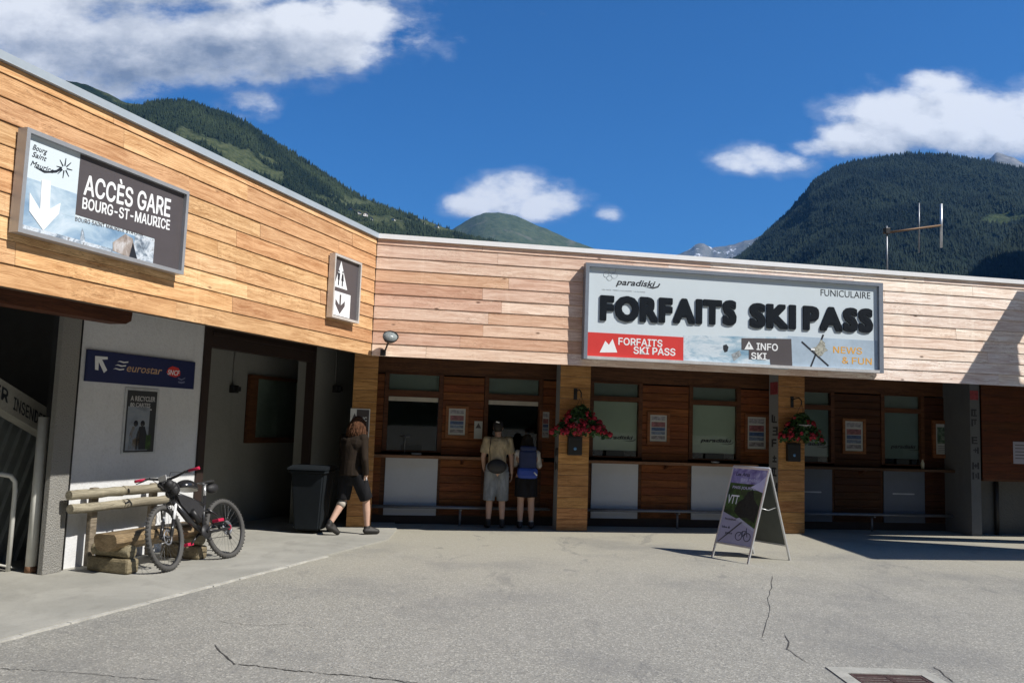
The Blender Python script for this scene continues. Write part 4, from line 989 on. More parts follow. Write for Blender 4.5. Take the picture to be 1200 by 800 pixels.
# forward is +x; leaning towards the wall (-y side)
def wheel(x, steer=0., parent=None, Mx=None):
    M_ = Matrix.Translation((x, 0, WR)) if Mx is None else Mx
    e = bpy.data.objects.new('wheel', None)
    t = MB(); prof = []
    for k in range(12):
        a = 2*math.pi*k/12; prof.append((WR-.028+.028*math.cos(a), .028*math.sin(a)))
    t.lathe(prof, 48, axis='y', closed=True)
    for k in range(96):      # tread knobs
        a = 2*math.pi*k/96; s_ = (-1)**k*.012; Mk = Matrix.Rotation(a, 4, 'Y') @ Matrix.Translation((0, s_, WR-.001))
        t.box(-.006, .006, -.011, .011, -.004, .0035, Mk)
    t.v = [tuple(M_ @ Vector(p)) for p in t.v]
    w_ = obj('wheel', t, RUBBER, parent)
    r = MB().lathe([(WR-.058, -.013), (WR-.042, -.014), (WR-.042, .014), (WR-.058, .013)], 48, axis='y', closed=True)
    r.v = [tuple(M_ @ Vector(p)) for p in r.v]; obj('rim', r, DARKM, w_)
    st_ = MB().lathe([(WR-.0515, -.0155), (WR-.044, -.0155), (WR-.044, -.0145), (WR-.0515, -.0145)], 48, axis='y', closed=True)
    st_.v = [tuple(M_ @ Vector(p)) for p in st_.v]; obj('rim_decal', st_, SILVER, w_)
    sp = MB()
    for k in range(28):
        a = 2*math.pi*k/28; b = a+(.5 if k % 2 else -.5)
        sp.tube([(.022*math.cos(b), .025*(1 if k % 4 < 2 else -1), .022*math.sin(b)), ((WR-.05)*math.cos(a), 0, (WR-.05)*math.sin(a))], .0016, 4, caps=False)
    sp.v = [tuple(M_ @ Vector(p)) for p in sp.v]; obj('spokes', sp, mat('dark_spokes', (.12, .12, .12), .4, .7), w_)
    h = MB().lathe([(0, -.06), (.012, -.06), (.014, -.03), (.028, -.028), (.028, -.022), (.016, -.018), (.016, .018), (.028, .022), (.028, .028), (.014, .03), (.012, .06), (0, .06)], 16, axis='y')
    h.v = [tuple(M_ @ Vector(p)) for p in h.v]; obj('hub', h, DARKM, w_)
    d = MB().lathe([(.066, .036), (.085, .036), (.085, .034), (.066, .034)], 28, axis='y', closed=True)
    for k in range(5):
        a = 2*math.pi*k/5; d.tube([(.02*math.cos(a), .035, .02*math.sin(a)), (.07*math.cos(a+.4), .035, .07*math.sin(a+.4))], .004, 5)
    d.v = [tuple(M_ @ Vector(p)) for p in d.v]; obj('brake_disc', d, STEEL, w_)
    return w_
wheel(0, parent=bk)
# steering axis
HT, HB_ = Vector((.80, 0, .86)), Vector((.83, 0, .70)); FH = Vector((1.055, 0, WR))
ax = (HT-HB_).normalized(); MS = Matrix.Translation(HB_) @ Matrix.Rotation(R_(11), 4, ax) @ Matrix.Translation(-HB_)
def st(p): return MS @ Vector(p)
wheel(0, parent=bk, Mx=MS @ Matrix.Translation(FH))
fk = MB(); lo_ = MB()
dir_ = (Vector((1.02, 0, WR+.03))-Vector((.875, 0, .66))).normalized()
for s_ in (-1, 1):
    lo_.tube([st((.948, s_*.062, .53)), st((1.035, s_*.062, WR+.01))], [.021, .019], 10)
    fk.tube([st((.865, s_*.062, .70)), st((.948, s_*.062, .53))], .0155, 10)
lo_.tube([st((.968, -.062, .55)), st((.99, -.04, .66)), st((.995, 0, .715)), st((.99, .04, .66)), st((.968, .062, .55))], .011, 8)
obj('fork', lo_, BF, bk); obj('stanchions', fk, mat('white_fork', (.70, .71, .72), .3), bk)
obj('fork_crown', MB().tube([st((.865, -.07, .70)), st((.845, 0, .725)), st((.865, .07, .70))], .024, 10), BF, bk)
BBp = Vector((.40, 0, .345))
f_ = MB()
f_.tube([HT, HB_], .030, 12); f_.tube([Vector((.80, 0, .735)), Vector((.62, 0, .52)), BBp+Vector((.02, 0, .02))], [.032, .034, .030], 12)
f_.tube([Vector((.79, 0, .83)), Vector((.52, 0, .74)), Vector((.31, 0, .66))], [.024, .021, .019], 12)
f_.tube([Vector((.27, 0, .76)), Vector((.34, 0, .55)), BBp], [.019, .020, .024], 12)
f_.tube([BBp+Vector((0, -.04, 0)), BBp+Vector((0, .04, 0))], .03, 14)
obj('frame', f_, BF, bk)
rs = MB()
for s_ in (-1, 1):
    rs.tube([Vector((0, s_*.068, WR)), Vector((.22, s_*.06, .335)), BBp+Vector((.01, s_*.035, .02))], [.014, .017, .018], 8)
    rs.tube([Vector((0, s_*.068, WR)), Vector((.20, s_*.055, .53)), Vector((.31, s_*.035, .60))], [.013, .014, .014], 8)
obj('swing_arm', rs, BF, bk)
obj('shock', MB().tube([Vector((.34, 0, .59)), Vector((.50, 0, .66))], .026, 12), mat('shock_grey', (.25, .25, .26), .3, .5), bk)
obj('seat_post', MB().tube([Vector((.27, 0, .76)), Vector((.235, 0, .90))], .0155, 10), SILVER, bk)
sdl = MB(); sdl.tube([Vector((.10, 0, .935)), Vector((.14, 0, .945)), Vector((.20, 0, .94)), Vector((.28, 0, .935)), Vector((.36, 0, .93)), Vector((.385, 0, .915))], [.045, .072, .062, .032, .022, .010], 14)
sdl.v = [(x, y, .915+(z-.93)*.38 if True else z) for x, y, z in sdl.v]; obj('saddle', sdl, mat('saddle_vinyl', (.03, .03, .03), .28, spec=.6), bk)
obj('saddle_rails', MB().tube([(.14, -.02, .905), (.24, -.02, .895), (.30, -.02, .905)], .0045, 6).tube([(.14, .02, .905), (.24, .02, .895), (.30, .02, .905)], .0045, 6), STEEL, bk)
cr = MB().lathe([(.0, .045), (.080, .045), (.083, .048), (.083, .051), (.0, .051)], 32, tuple(BBp), 'y'); obj('chainring', cr, DARKM, bk)
CA = R_(-36); arm = Vector((math.cos(CA), 0, math.sin(CA)))*.17
# far side: pedal forward and down; near side (the yard side, +y): backward and up
for sg, yo in ((1, -1), (-1, 1)):
    pos = BBp+arm*sg
    c_ = obj('crank', MB().tube([BBp+Vector((0, yo*.055, 0)), pos+Vector((0, yo*.07, 0))], [.016, .012], 8), BF, bk)
    obj('pedal', MB().bbox(pos.x-.05, pos.x+.05, yo*.075+(0 if yo > 0 else -.095), yo*.075+(.095 if yo > 0 else 0), pos.z-.018, pos.z+.018, .006), PINK, bk)
for k in range(7): obj('sprocket', MB().lathe([(0, .024+k*.004), (.028+.009*(6-k), .024+k*.004), (.028+.009*(6-k), .026+k*.004), (0, .026+k*.004)], 24, (0, 0, WR), 'y'), STEEL, bk)
obj('chain', MB().tube([(.0, .045, WR+.045), (.40, .048, .345+.082)], .004, 6).tube([(.0, .045, WR-.10), (.40, .048, .345-.08)], .004, 6), DARKM, bk)
obj('derailleur', MB().tube([(0, .06, WR-.02), (.03, .06, WR-.07), (.0, .055, WR-.12)], .011, 8).lathe([(0, -.006), (.022, -.006), (.022, .006), (0, .006)], 14, (.0, .05, WR-.12), 'y'), DARKM, bk)
obj('hub_cap', MB().lathe([(0, .068), (.03, .068), (.034, .060), (0, .060)], 14, (0, 0, WR), 'y'), PINK, bk)
# cockpit
hbp = [st((.86, -.37, 1.035)), st((.865, -.22, 1.03)), st((.84, -.10, 1.00)), st((.83, 0, .985)), st((.84, .10, 1.00)), st((.865, .22, 1.03)), st((.86, .37, 1.035))]
hb_ = obj('handlebar', MB().tube(hbp, [.011, .012, .014, .016, .014, .012, .011], 10), BF, bk)
for s_ in (-1, 1):
    obj('grip', MB().tube([st((.86, s_*.385, 1.036)), st((.861, s_*.36, 1.035)), st((.864, s_*.26, 1.031))], [.019, .0165, .0165], 10), PINK, hb_)
    obj('brake_lever', MB().tube([st((.88, s_*.235, 1.03)), st((.93, s_*.25, 1.01)), st((.94, s_*.33, .995))], [.013, .008, .005], 8), BF, hb_)
obj('stem', MB().tube([st((.79, 0, .90)), st((.83, 0, .985))], .02, 10).tube([HT, st((.79, 0, .95))], .019, 10), BF, bk)
cab = MB()
cab.tube([st((.88, -.22, 1.02)), st((.98, -.14, 1.03)), st((1.0, 0, .90)), Vector((.86, .03, .78)), Vector((.60, .03, .55))], .0035, 6)
cab.tube([st((.88, .22, 1.02)), st((.99, .12, 1.04)), st((.97, .02, .88)), st((.96, .07, .70)), st((1.0, .07, .5))], .0035, 6)
obj('cables', cab, BLACK, bk)
obj('number_plate', MB().bbox(-.065, .065, -.003, .003, -.03, .03, .002), mat('plate_white', (.65, .65, .65), .4), bk, st((.965, .0, .995)), (0, R_(0), R_(79)))
# kit strapped to the bars and frame
bg_ = MB()
for c_, r_ in (((0, 0, 0), (.085, .10, .062)), ((.03, -.05, .035), (.055, .06, .045)), ((-.03, .05, -.04), (.06, .05, .07)), ((.04, .05, .02), (.05, .045, .05)), ((-.02, -.02, -.075), (.05, .045, .05))): bg_.ball(c_, r_, 14, 10)
obj('bar_bag', bg_, mat('black_nylon', (.022, .022, .024), .55, bump=.4, bscale=90), bk, st((.89, .02, .90)))
fb2_ = MB().prism([(.36, .60), (.44, .50), (.58, .535), (.73, .69), (.77, .80), (.60, .765), (.45, .70)], -.035, .035); obj('saddle_bag', MB().ball((.12, 0, .84), (.10, .06, .06), 14, 10), mat('black_nylon'), bk)
obj('bottle', MB().tube([(.50, .055, .47), (.60, .055, .60)], .036, 12), BLACK, bk)
obj('frame_bag', fb2_, mat('black_nylon'), bk)
hm = MB(); hm.ball((0, 0, 0), (.15, .11, .095), 20, 12); hm.v = [(x, y, max(z, -.02)) for x, y, z in hm.v]
hl = tag(obj('helmet', hm, mat('glossy_black', (.02, .02, .022), .18, coat=.6)), 'glossy black cycling helmet hanging on the mountain bike between bars and saddle', 'helmet')
hl.matrix_world = bk.matrix_world @ Matrix.Translation((.56, .0, .87)) @ Matrix.Rotation(R_(-12), 4, 'Y')
for k in range(4):
    obj('vent', MB().tube([(-.09, -.05+k*.033, .055), (0, -.055+k*.037, .078), (.09, -.05+k*.033, .055)], .006, 6), mat('grey_trim', (.3, .3, .31), .3), hl)

# ================================================================== WHEELED BIN
bi = thing('wheeled_bin', 'dark grey wheeled bin with closed lid beside the dark doorway', 'bin', (-2.90, 12.72, .018), R_(-6))
def frustum(mb, z0, z1, a0, b0, a1, b1, oy=0):
    v = [(-a0, -b0, z0), (a0, -b0, z0), (a0, b0, z0), (-a0, b0, z0), (-a1, -b1+oy, z1), (a1, -b1+oy, z1), (a1, b1, z1), (-a1, b1, z1)]
    return mb.add(v, [(0, 3, 2, 1), (4, 5, 6, 7), (0, 1, 5, 4), (1, 2, 6, 5), (2, 3, 7, 6), (3, 0, 4, 7)])
BM = mat('bin_plastic', (.011, .014, .017), .7, spec=.12, var=.15, vscale=3)
bm_ = bmesh.new(); t_ = frustum(MB(), .05, .90, .19, .20, .25, .28).fix('body'); bm_.from_mesh(t_); bmesh.ops.bevel(bm_, geom=list(bm_.edges), offset=.025, segments=3, affect='EDGES'); bm_.to_mesh(t_); bm_.free()
obj('body', t_, BM, bi)
obj('rim', MB().bbox(-.275, .275, -.30, .30, .88, .925, .012), BM, bi)
ld = MB(); ld.prism([(-.34, .93), (-.33, .955), (-.10, .99), (.22, .985), (.31, .95), (.31, .93)], -.285, .285, 'x'); obj('lid', ld, BM, bi)
obj('handle', MB().tube([(-.2, .31, .90), (-.2, .37, .94), (.2, .37, .94), (.2, .31, .90)], .016, 8), BM, bi)
for s_ in (-1, 1): obj('wheel', MB().lathe([(0, -.025), (.09, -.025), (.10, -.015), (.10, .015), (.09, .025), (0, .025)], 20, (s_*.225, .20, .10), 'x'), RUBBER, bi)

# ================================================================== A-BOARD
fa, fb_, fc, fd = [Vector(ground(*p)) for p in ((832, 651.6), (873.7, 660.4), (928.8, 656.4), (885.6, 649))]
e1 = ((fb_-fa)+(fc-fd)).normalized(); e2 = Vector((-e1.y, e1.x, 0)); cen = (fa+fb_+fc+fd)/4
Wb = .62; sp_ = ((fc-fb_).dot(e2)+(fd-fa).dot(e2))/4; HA = 1.235
ab = thing('a_board', 'silver framed folding A-board with a mountain bike poster standing alone in the sunny yard', 'a-board', tuple(cen), math.atan2(e1.y, e1.x))
PANM = mat('grey_board_back', (.10, .11, .10), .6)
for sgn in (-1, 1):
    # leaf of the board: its own x across, z up the slope
    ang = math.atan2(sp_, HA); L_ = math.hypot(sp_, HA)
    Mx = Matrix.Translation((0, sgn*sp_, 0)) @ Matrix.Rotation(sgn*ang, 4, 'X')
    def tr(mb): mb.v = [tuple(Mx @ Vector(p)) for p in mb.v]; return mb
    a = Wb/2; f = MB()
    f.bbox(-a-.012, -a+.014, -.012, .012, 0.0, L_, .003).bbox(a-.014, a+.012, -.012, .012, 0.0, L_, .003).bbox(-a+.014, a-.014, -.012, .012, L_-.03, L_-.005, .003).bbox(-a+.014, a-.014, -.012, .012, .20, .225, .003)
    leaf = obj('frame', tr(f), SILVER, ab)
    obj('panel', tr(MB().box(-a+.014, a-.014, -.004, .004, .225, L_-.03)), PANM, leaf)
    if sgn < 0:
        def pp(name, pts, m_, lift=.0, t=.0012): return obj(name, tr(MB().prism([(x, .225+z*(L_-.255)) for x, z in [(-a+.014+p[0]*(2*a-.028), p[1]) for p in pts]], -.0055-lift-t, -.0055-lift)), m_, leaf)
        pp('poster_top', [(0, .80), (1, .80), (1, 1), (0, 1)], P_PURPLE)
        pp('poster_middle', [(0, .40), (1, .23), (1, .80), (0, .80)], P_GREEN)
        pp('poster_bottom', [(0, 0), (1, 0), (1, .229), (0, .399)], mat('lilac_print', (.36, .34, .44), .5, var=.06))
        pp('rider', [(.30, .42), (.52, .34), (.70, .36), (.95, .30), (.97, .52), (.80, .60), (.72, .72), (.58, .70), (.50, .60), (.36, .55)], mat('rider_print', (.012, .015, .012), .5, var=.6, vscale=30), .0013)
        pp('peak', [(.62, .76), (.86, .84), (1., .93), (1., .70)], mat('pale_lilac', (.55, .52, .68), .5), .0014)
        pp('divider', [(.02, .0), (.06, .0), (.62, .29), (.58, .30)], GREYD, .0014)
        pp('divider', [(.42, .33), (.5, .30), (1., .19), (1., .225), (.5, .345)], mat('lilac_line', (.45, .44, .52), .5), .0014)
        for i, (x0, x1, z, cap, s_, m_) in enumerate([(.12, .52, .90, .05, 'Les Arcs', BLACKP), (.30, .78, .83, .045, 'BIKE PARK', mat('pale_lilac')), (.10, .85, .725, .035, 'PASS JOURNEE', mat('pale_lilac')), (.04, .36, .52, .12, 'VTT', WHITE), (.10, .42, .30, .03, 'location', BLACKP), (.06, .30, .19, .03, 'bike &', BLACKP), (.2, .4, .12, .03, 'pass', BLACKP)]):
            me = text_mesh(s_, .012, .5); v = np.empty(len(me.vertices)*3, np.float32); me.vertices.foreach_get('co', v); v = v.reshape(-1, 3)
            X0 = -a+.014+x0*(2*a-.028); X1 = -a+.014+x1*(2*a-.028); mn = v[:, 0].min(); mxx = v[:, 0].max(); out = np.empty_like(v)
            out[:, 0] = X0+(v[:, 0]-mn)/(mxx-mn)*(X1-X0); out[:, 2] = .225+z*(L_-.255)+v[:, 1]*cap/CAPH; out[:, 1] = -.0082-.0008*(v[:, 2]+.5)
            for r_ in range(len(out)): out[r_] = Mx @ Vector(out[r_])
            me.vertices.foreach_set('co', out.ravel()); me.update(); obj('lettering', me, m_, leaf)
        # little bicycle drawing
        for cx in (.60, .84):
            pts = [(-a+.014+(cx)*(2*a-.028)+.055*math.cos(k*math.pi/9), -.0075, .225+.11*(L_-.255)+.055*math.sin(k*math.pi/9)) for k in range(18)]
            obj('wheel_drawing', tr(MB().tube(pts, .005, 5, closed=True)), BLACKP, leaf)
        zc_ = .225+.11*(L_-.255); xx = lambda c: -a+.014+c*(2*a-.028)
        obj('frame_drawing', tr(MB().tube([(xx(.60), -.0075, zc_), (xx(.68), -.0075, zc_+.07), (xx(.79), -.0075, zc_+.08), (xx(.84), -.0075, zc_)], .005, 5).tube([(xx(.68), -.0075, zc_+.07), (xx(.71), -.0075, zc_), (xx(.79), -.0075, zc_+.08), (xx(.77), -.0075, zc_+.12)], .005, 5)), BLACKP, leaf)
obj('stay', MB().tube([(Wb/2-.02, -sp_*.42, HA*.58), (Wb/2-.02, 0, HA*.55), (Wb/2-.02, sp_*.42, HA*.58)], .005, 6), SILVER, ab)
obj('hinge', MB().tube([(-Wb/2, 0, HA+.003), (Wb/2, 0, HA+.003)], .012, 8), SILVER, ab)

# ================================================================== HANGING FLOWERS
LEAF = mat('geranium_leaf', (.035, .085, .022), .6, var=.5, vscale=14)
BLOOM = mat('geranium_bloom', (.42, .022, .045), .6, var=.45, vscale=18)
def flowers(xc, yfront, zc, label, rw, seed, bloom):
    rnd = random.Random(seed)
    t = wall_thing('R', 'hanging_flower_basket', label, 'flower basket', xc, yfront, zc, 'geranium baskets on the wooden columns')
    obj('bracket', MB().tube([(0, 0, .46), (0, -.02, .50), (.02, -.20, .52), (.03, -.27, .47), (.03, -.27, .40)], .011, 8).box(-.03, .03, -.006, 0, .36, .55), DARKM, t)
    cx, cy = .03, -.27
    obj('pot', MB().lathe([(0, -.14), (.12, -.14), (.17, .04), (.185, .04), (.185, .06), (.0, .05)], 20, (cx, cy, 0)), mat('white_pot', (.5, .48, .45), .5), t)
    for k in range(3):
        a = k*2.1+.3; obj('hanger', MB().tube([(cx+.17*math.cos(a), cy+.17*math.sin(a), .05), (cx, cy, .42)], .003, 5), DARKM, t)
    def cloud(n, size, lo, hi, mtl, name, low):
        mb = MB()
        for _ in range(n):
            a = rnd.uniform(0, 2*math.pi); r = rw*math.sqrt(rnd.random()); hgt = rnd.random()
            zz = lo+(hi-lo)*hgt; k = (1-.62*((zz-lo)/(hi-lo))**1.6 if not low else 1); x = cx+r*math.cos(a)*k; y = cy+r*math.sin(a)*.72*k
            zz -= .16*(r/rw)**2
            M_ = Matrix.Translation((x, y, zz)) @ Matrix.Rotation(rnd.uniform(0, 6.3), 4, 'Z') @ Matrix.Rotation(rnd.uniform(-1.3, 1.3), 4, 'X') @ Matrix.Rotation(rnd.uniform(-1, 1), 4, 'Y')
            s_ = size*rnd.uniform(.6, 1.3); m_ = 6 if mtl is LEAF else 5
            v = [M_ @ Vector((0, 0, -.15*s_))]+[M_ @ Vector((s_*math.cos(2*math.pi*j/m_), s_*math.sin(2*math.pi*j/m_), .12*s_*(j % 2))) for j in range(m_)]
            mb.add(v, [(0, 1+j, 1+(j+1) % m_) for j in range(m_)])
        o = obj(name, mb.mesh(name), mtl, t); o['kind'] = 'stuff'; return o
    cloud(1300, .034, -.10, .27, LEAF, 'foliage', False)
    # blossom heads: tight balls of petals
    mb = MB()
    for _ in range(bloom):
        a = rnd.uniform(0, 2*math.pi); r = rw*math.sqrt(rnd.uniform(.15, 1.25)); h_ = rnd.random()**2.2
        k = 1-.45*h_; bx, by, bz = cx+r*math.cos(a)*k, cy+r*math.sin(a)*.75*k, -.04+.26*h_-.13*(r/rw)**2
        for _ in range(16):
            d = Vector((rnd.gauss(0, 1), rnd.gauss(0, 1), rnd.gauss(0, 1))).normalized()*.036
            M_ = Matrix.Translation((bx+d.x, by+d.y, bz+d.z)) @ d.to_track_quat('Z', 'Y').to_matrix().to_4x4()
            s_ = .017*rnd.uniform(.8, 1.3); v = [M_ @ Vector((s_*math.cos(2*math.pi*j/5), s_*math.sin(2*math.pi*j/5), 0)) for j in range(5)]
            mb.add(v, [(0, 1, 2, 3, 4)])
    o = obj('blossom', mb.mesh('blossom'), BLOOM, t); o['kind'] = 'stuff'
flowers(3.42, 1.478, 1.80, 'hanging basket of pink and red geraniums on the first wooden column', .46, 3, 190)
flowers(7.33, 1.458, 1.82, 'hanging basket of dark red geraniums on the second column beside the A-board', .40, 5, 110)

# ================================================================== PEOPLE
def remesh(mb, name, voxel, smooth=2):
    me = mb.fix(name); o = bpy.data.objects.new('tmp', me); col.objects.link(o)
    r = o.modifiers.new('r', 'REMESH'); r.mode = 'VOXEL'; r.voxel_size = voxel; r.use_smooth_shade = True
    s = o.modifiers.new('s', 'SMOOTH'); s.iterations = smooth; s.factor = .5
    bpy.context.view_layer.update()
    out = bpy.data.meshes.new_from_object(o.evaluated_get(bpy.context.evaluated_depsgraph_get()))
    bpy.data.objects.remove(o); out.name = name; out.materials.clear(); return out
def skin(name, c): return mat(name, c, .55, var=.06, vscale=12)
def hand(mb, wrist, d, palm_n, curl=.5, s=1.):
    """palm, four unequal bent fingers and a thumb off its side"""
    d = Vector(d).normalized(); n = Vector(palm_n); n = (n-d*n.dot(d)).normalized(); side = d.cross(n).normalized(); w_ = Vector(wrist)
    for k in (-.025, -.008, .008, .025): mb.cap(w_+side*k*.7*s, w_+d*.085*s+side*k*s, .014*s, .0125*s, 8)
    for i, (k, L) in enumerate(zip((-.030, -.010, .010, .029), (.062, .075, .080, .070))):
        p = w_+d*.09*s+side*k*s; c = curl*(.8+.15*i)
        for j, f in enumerate((.45, .32, .23)):
            a = c*(j+1)*.55; q_ = p+(d*math.cos(a)+n*math.sin(a))*L*f*s
            mb.cap(p, q_, .0095*s, .0085*s, 8); p = q_
    p = w_+d*.025*s+side*.028*s; q_ = p+(d*.55+side*.6+n*.35).normalized()*.045*s; mb.cap(p, q_, .012*s, .010*s, 8); mb.cap(q_, q_+(d*.85+side*.1+n*.5).normalized()*.03*s, .010*s, .0085*s, 8)

def person(label, pos, az, J, hs, skin_c, dress, group=None, voxel=.0085):
    """J: joints in the figure's own frame, facing +y, x to its right"""
    t = thing('person', label, 'person', pos, R_(-az), group)
    J = {k: Vector(v) for k, v in J.items()}
    b = MB()
    hd = J['head']; hdir = Matrix.Rotation(R_(-J['turn'].x), 4, 'Z') if 'turn' in J else Matrix.Identity(4)
    Mh_ = Matrix.Translation(hd) @ hdir
    b.ball((0, 0, 0), (.075*hs, .093*hs, .112*hs), 18, 14, Mh_)
    b.ball((0, .03, -.06), (.052*hs, .058*hs, .055*hs), 12, 8, Mh_)
    b.cap(Mh_ @ Vector((0, .088, .0)), Mh_ @ Vector((0, .105, -.03)), .010, .014, 8)
    for s in (-1, 1): b.ball((s*.077*hs, -.005, -.012), (.012, .022, .030), 8, 6, Mh_)
    b.cap(J['neck'], hd+Vector((0, -.01, -.06)), .056, .052)
    b.cap(J['chest']+Vector((-.075, 0, .02)), J['chest']+Vector((.075, 0, .02)), .115, .115); b.cap(J['chest'], J['waist'], .135, .115); b.cap(J['waist'], J['hip'], .118, .13)
    b.cap(J['hip']+Vector((-.07, 0, 0)), J['hip']+Vector((.07, 0, 0)), .115, .115)
    for s, k in ((-1, 'l'), (1, 'r')):
        sh, el, wr = J[k+'sh'], J[k+'el'], J[k+'wr']
        b.cap(J['chest']+Vector((s*.08, 0, .07)), sh, .07, .062); b.cap(sh, el, .052, .042); b.cap(el, wr, .042, .027)
        hand(b, wr, J[k+'hd'], J[k+'pn'], .7)
        hp, kn, an, to = J[k+'hp'], J[k+'kn'], J[k+'an'], J[k+'to']
        b.cap(hp, kn, .088, .056); b.cap(kn, kn.lerp(an, .35), .054, .056); b.cap(kn.lerp(an, .35), an, .056, .034); b.cap(an, to, .038, .030)
    body = obj('body', remesh(b, 'body', voxel), skin('skin_%s' % dress['id'], skin_c), t)
    e = MB()
    for s in (-1, 1): e.ball((s*.030, .088*hs, .012), .011, 8, 6, Mh_)
    obj('eyes', e, mat('eye_white', (.6, .6, .6), .3), t)
    obj('mouth', MB().cap(Mh_ @ Vector((-.02, .086, -.062)), Mh_ @ Vector((.02, .086, -.062)), .005, .005, 6), mat('lip', (.35, .12, .10), .5), t)
    # shoes
    for k in 'lr':
        an, to = J[k+'an'], J[k+'to']; m_ = MB(); d = (to-an); d.z *= .6
        heel = an+Vector((0, -.035, -.03)) if 'heel' not in dress else an+Vector((0, -.03, -.03))
        m_.cap(an+Vector((0, 0, .02)), an+Vector((0, -.01, -.02)), .046, .050, 12); m_.cap(heel, to, .042, .036, 12); m_.cap(an+Vector((0, .02, 0)), to+Vector((0, 0, .005)), .045, .034, 12)
        obj('shoe', remesh(m_, 'shoe', .009), mat('shoe_%s' % dress['id'], dress['shoe'], .6, var=.3, vscale=20), t)
        if 'sock' in dress: obj('sock', MB().tube([an+Vector((0, 0, .02)), an.lerp(J[k+'kn'], .16)], [.042, .040], 14, caps=False), mat('sock_%s' % dress['id'], dress['sock'], .8), t)
    return t, J, Mh_
def cloth(t, name, m_, segs, voxel=.010, smooth=3):
    mb = MB()
    for a, b, ra, rb, kind in segs:
        if kind == 'c': mb.cap(a, b, ra, rb)
        else: mb.tube([a, b], [ra, rb], 18)
    me = remesh(mb, name, voxel, smooth)
    o = obj(name, me, m_, t); return o
def fabric(name, c, scale=9, var=.25):
    if name in MATS: return MATS[name]
    mt = bpy.data.materials.new(name); mt.use_nodes = True; t = NT(mt.node_tree); b = t.n['Principled BSDF']
    co = t.node('ShaderNodeTexCoord').outputs['Object']
    n = t.noise(t.vmul(co, (1, 1, .35)), scale, 5, .6, .6); wv_ = t.noise(co, 260, 2, .5)
    t.put(b.inputs['Base Color'], t.mix(t.smooth(n, .35, .68), tuple(x*(1-var) for x in c), tuple(x*(1+var) for x in c))); b.inputs['Roughness'].default_value = .9
    b.inputs['Specular IOR Level'].default_value = .2
    bn = t.node('ShaderNodeBump', Strength=.8, Distance=.02, Height=t.math('ADD', n, t.math('MULTIPLY', wv_, .08))); t.l.new(bn.outputs[0], b.inputs['Normal'])
    MATS[name] = mt; return mt
V = Vector
def hair_strands(t, Mh_, m_, length, n=150, spread=.05, rad=.009, seed=1, vol=1.):
    rnd = random.Random(seed); mb = MB()
    for i in range(n):
        a = rnd.uniform(R_(160), R_(380)) if i % 4 else rnd.uniform(0, 6.28)
        el = rnd.uniform(.1, 1.3); p0 = V((math.cos(a)*.072*math.cos(el), math.sin(a)*.088*math.cos(el)-.005, .112*math.sin(el)+.005)); pts = [p0*1.05]
        vv_ = vol*rnd.uniform(.8, 1.) if vol > 1 else 1; q_ = V((math.cos(a)*.095*vv_, math.sin(a)*.105*vv_-.01, -.02)); pts.append(p0.lerp(q_, .6)+V((0, 0, .03)));
        L = length*rnd.uniform(.75, 1.05); ph = rnd.uniform(0, 6)
        for k in range(1, 5):
            f = k/4; pts.append(V((q_.x*(1+f*spread*4*rnd.uniform(.5, 1))+.010*math.sin(ph+f*7), q_.y*(1+f*.15)-.015*f+.010*math.cos(ph+f*8), -.02-L*f)))
        mb.tube([Mh_ @ p for p in pts], [rad*.7, rad, rad, rad, rad*.9, rad*.3], 5)
    base = MB(); base.ball((0, -.012, .018), (.086, .102, .112), 18, 12, Mh_)
    base.v = [p for p in base.v]
    return obj('hair', mb, m_, t), obj('hair_cap', base, m_, t)

# --- man walking under the corner
J = dict(head=(0.02, .06, 1.615), turn=(8, 0, 0), neck=(0, .02, 1.45), chest=(0, 0, 1.30), waist=(0, -.01, 1.08), hip=(0, 0, .93),
         lsh=(-.185, 0, 1.405), rsh=(.185, 0, 1.405), lel=(-.255, .06, 1.13), rel=(.26, -.05, 1.12), lwr=(-.21, .13, .92), rwr=(.245, .02, .885),
         lhd=(.3, .9, -.1), rhd=(-.35, .25, -.9), lpn=(1, 0, 0), rpn=(-1, .1, .1),
         lhp=(-.095, 0, .90), rhp=(.095, 0, .90), lkn=(-.13, -.02, .485), rkn=(.15, .17, .50), lan=(-.16, -.25, .160), ran=(.16, .21, .085), lto=(-.09, -.15, .035), rto=(.26, .33, .040))
t, J, Mh_ = person('person with long brown hair, dark jacket and black shorts striding past the corner', (-2.30, 12.60, .018), 30, J, 1.0, (.52, .33, .25), dict(id='walker', shoe=(.018, .016, .015)))
t['label'] = 'walking person with long brown hair, dark brown jacket and black knee shorts'
JK = fabric('brown_jacket', (.022, .015, .010))
cloth(t, 'jacket', JK, [(J['chest']+V((-.08, 0, .03)), J['chest']+V((.08, 0, .03)), .155, .155, 'c'), (J['chest'], J['waist'], .180, .170, 'c'), (J['waist'], J['hip']+V((0, 0, -.06)), .172, .20, 't'),
    (J['chest']+V((-.07, 0, .08)), J['lsh'], .085, .078, 'c'), (J['chest']+V((.07, 0, .08)), J['rsh'], .085, .078, 'c'),
    (J['lsh'], J['lel'], .072, .058, 'c'), (J['lel'], J['lwr'], .060, .045, 't'), (J['rsh'], J['rel'], .072, .058, 'c'), (J['rel'], J['rwr'], .060, .045, 't'),
    (J['neck']+V((0, -.045, -.03)), J['neck']+V((0, -.05, .03)), .085, .080, 'c')])
SH = fabric('black_shorts', (.012, .012, .014))
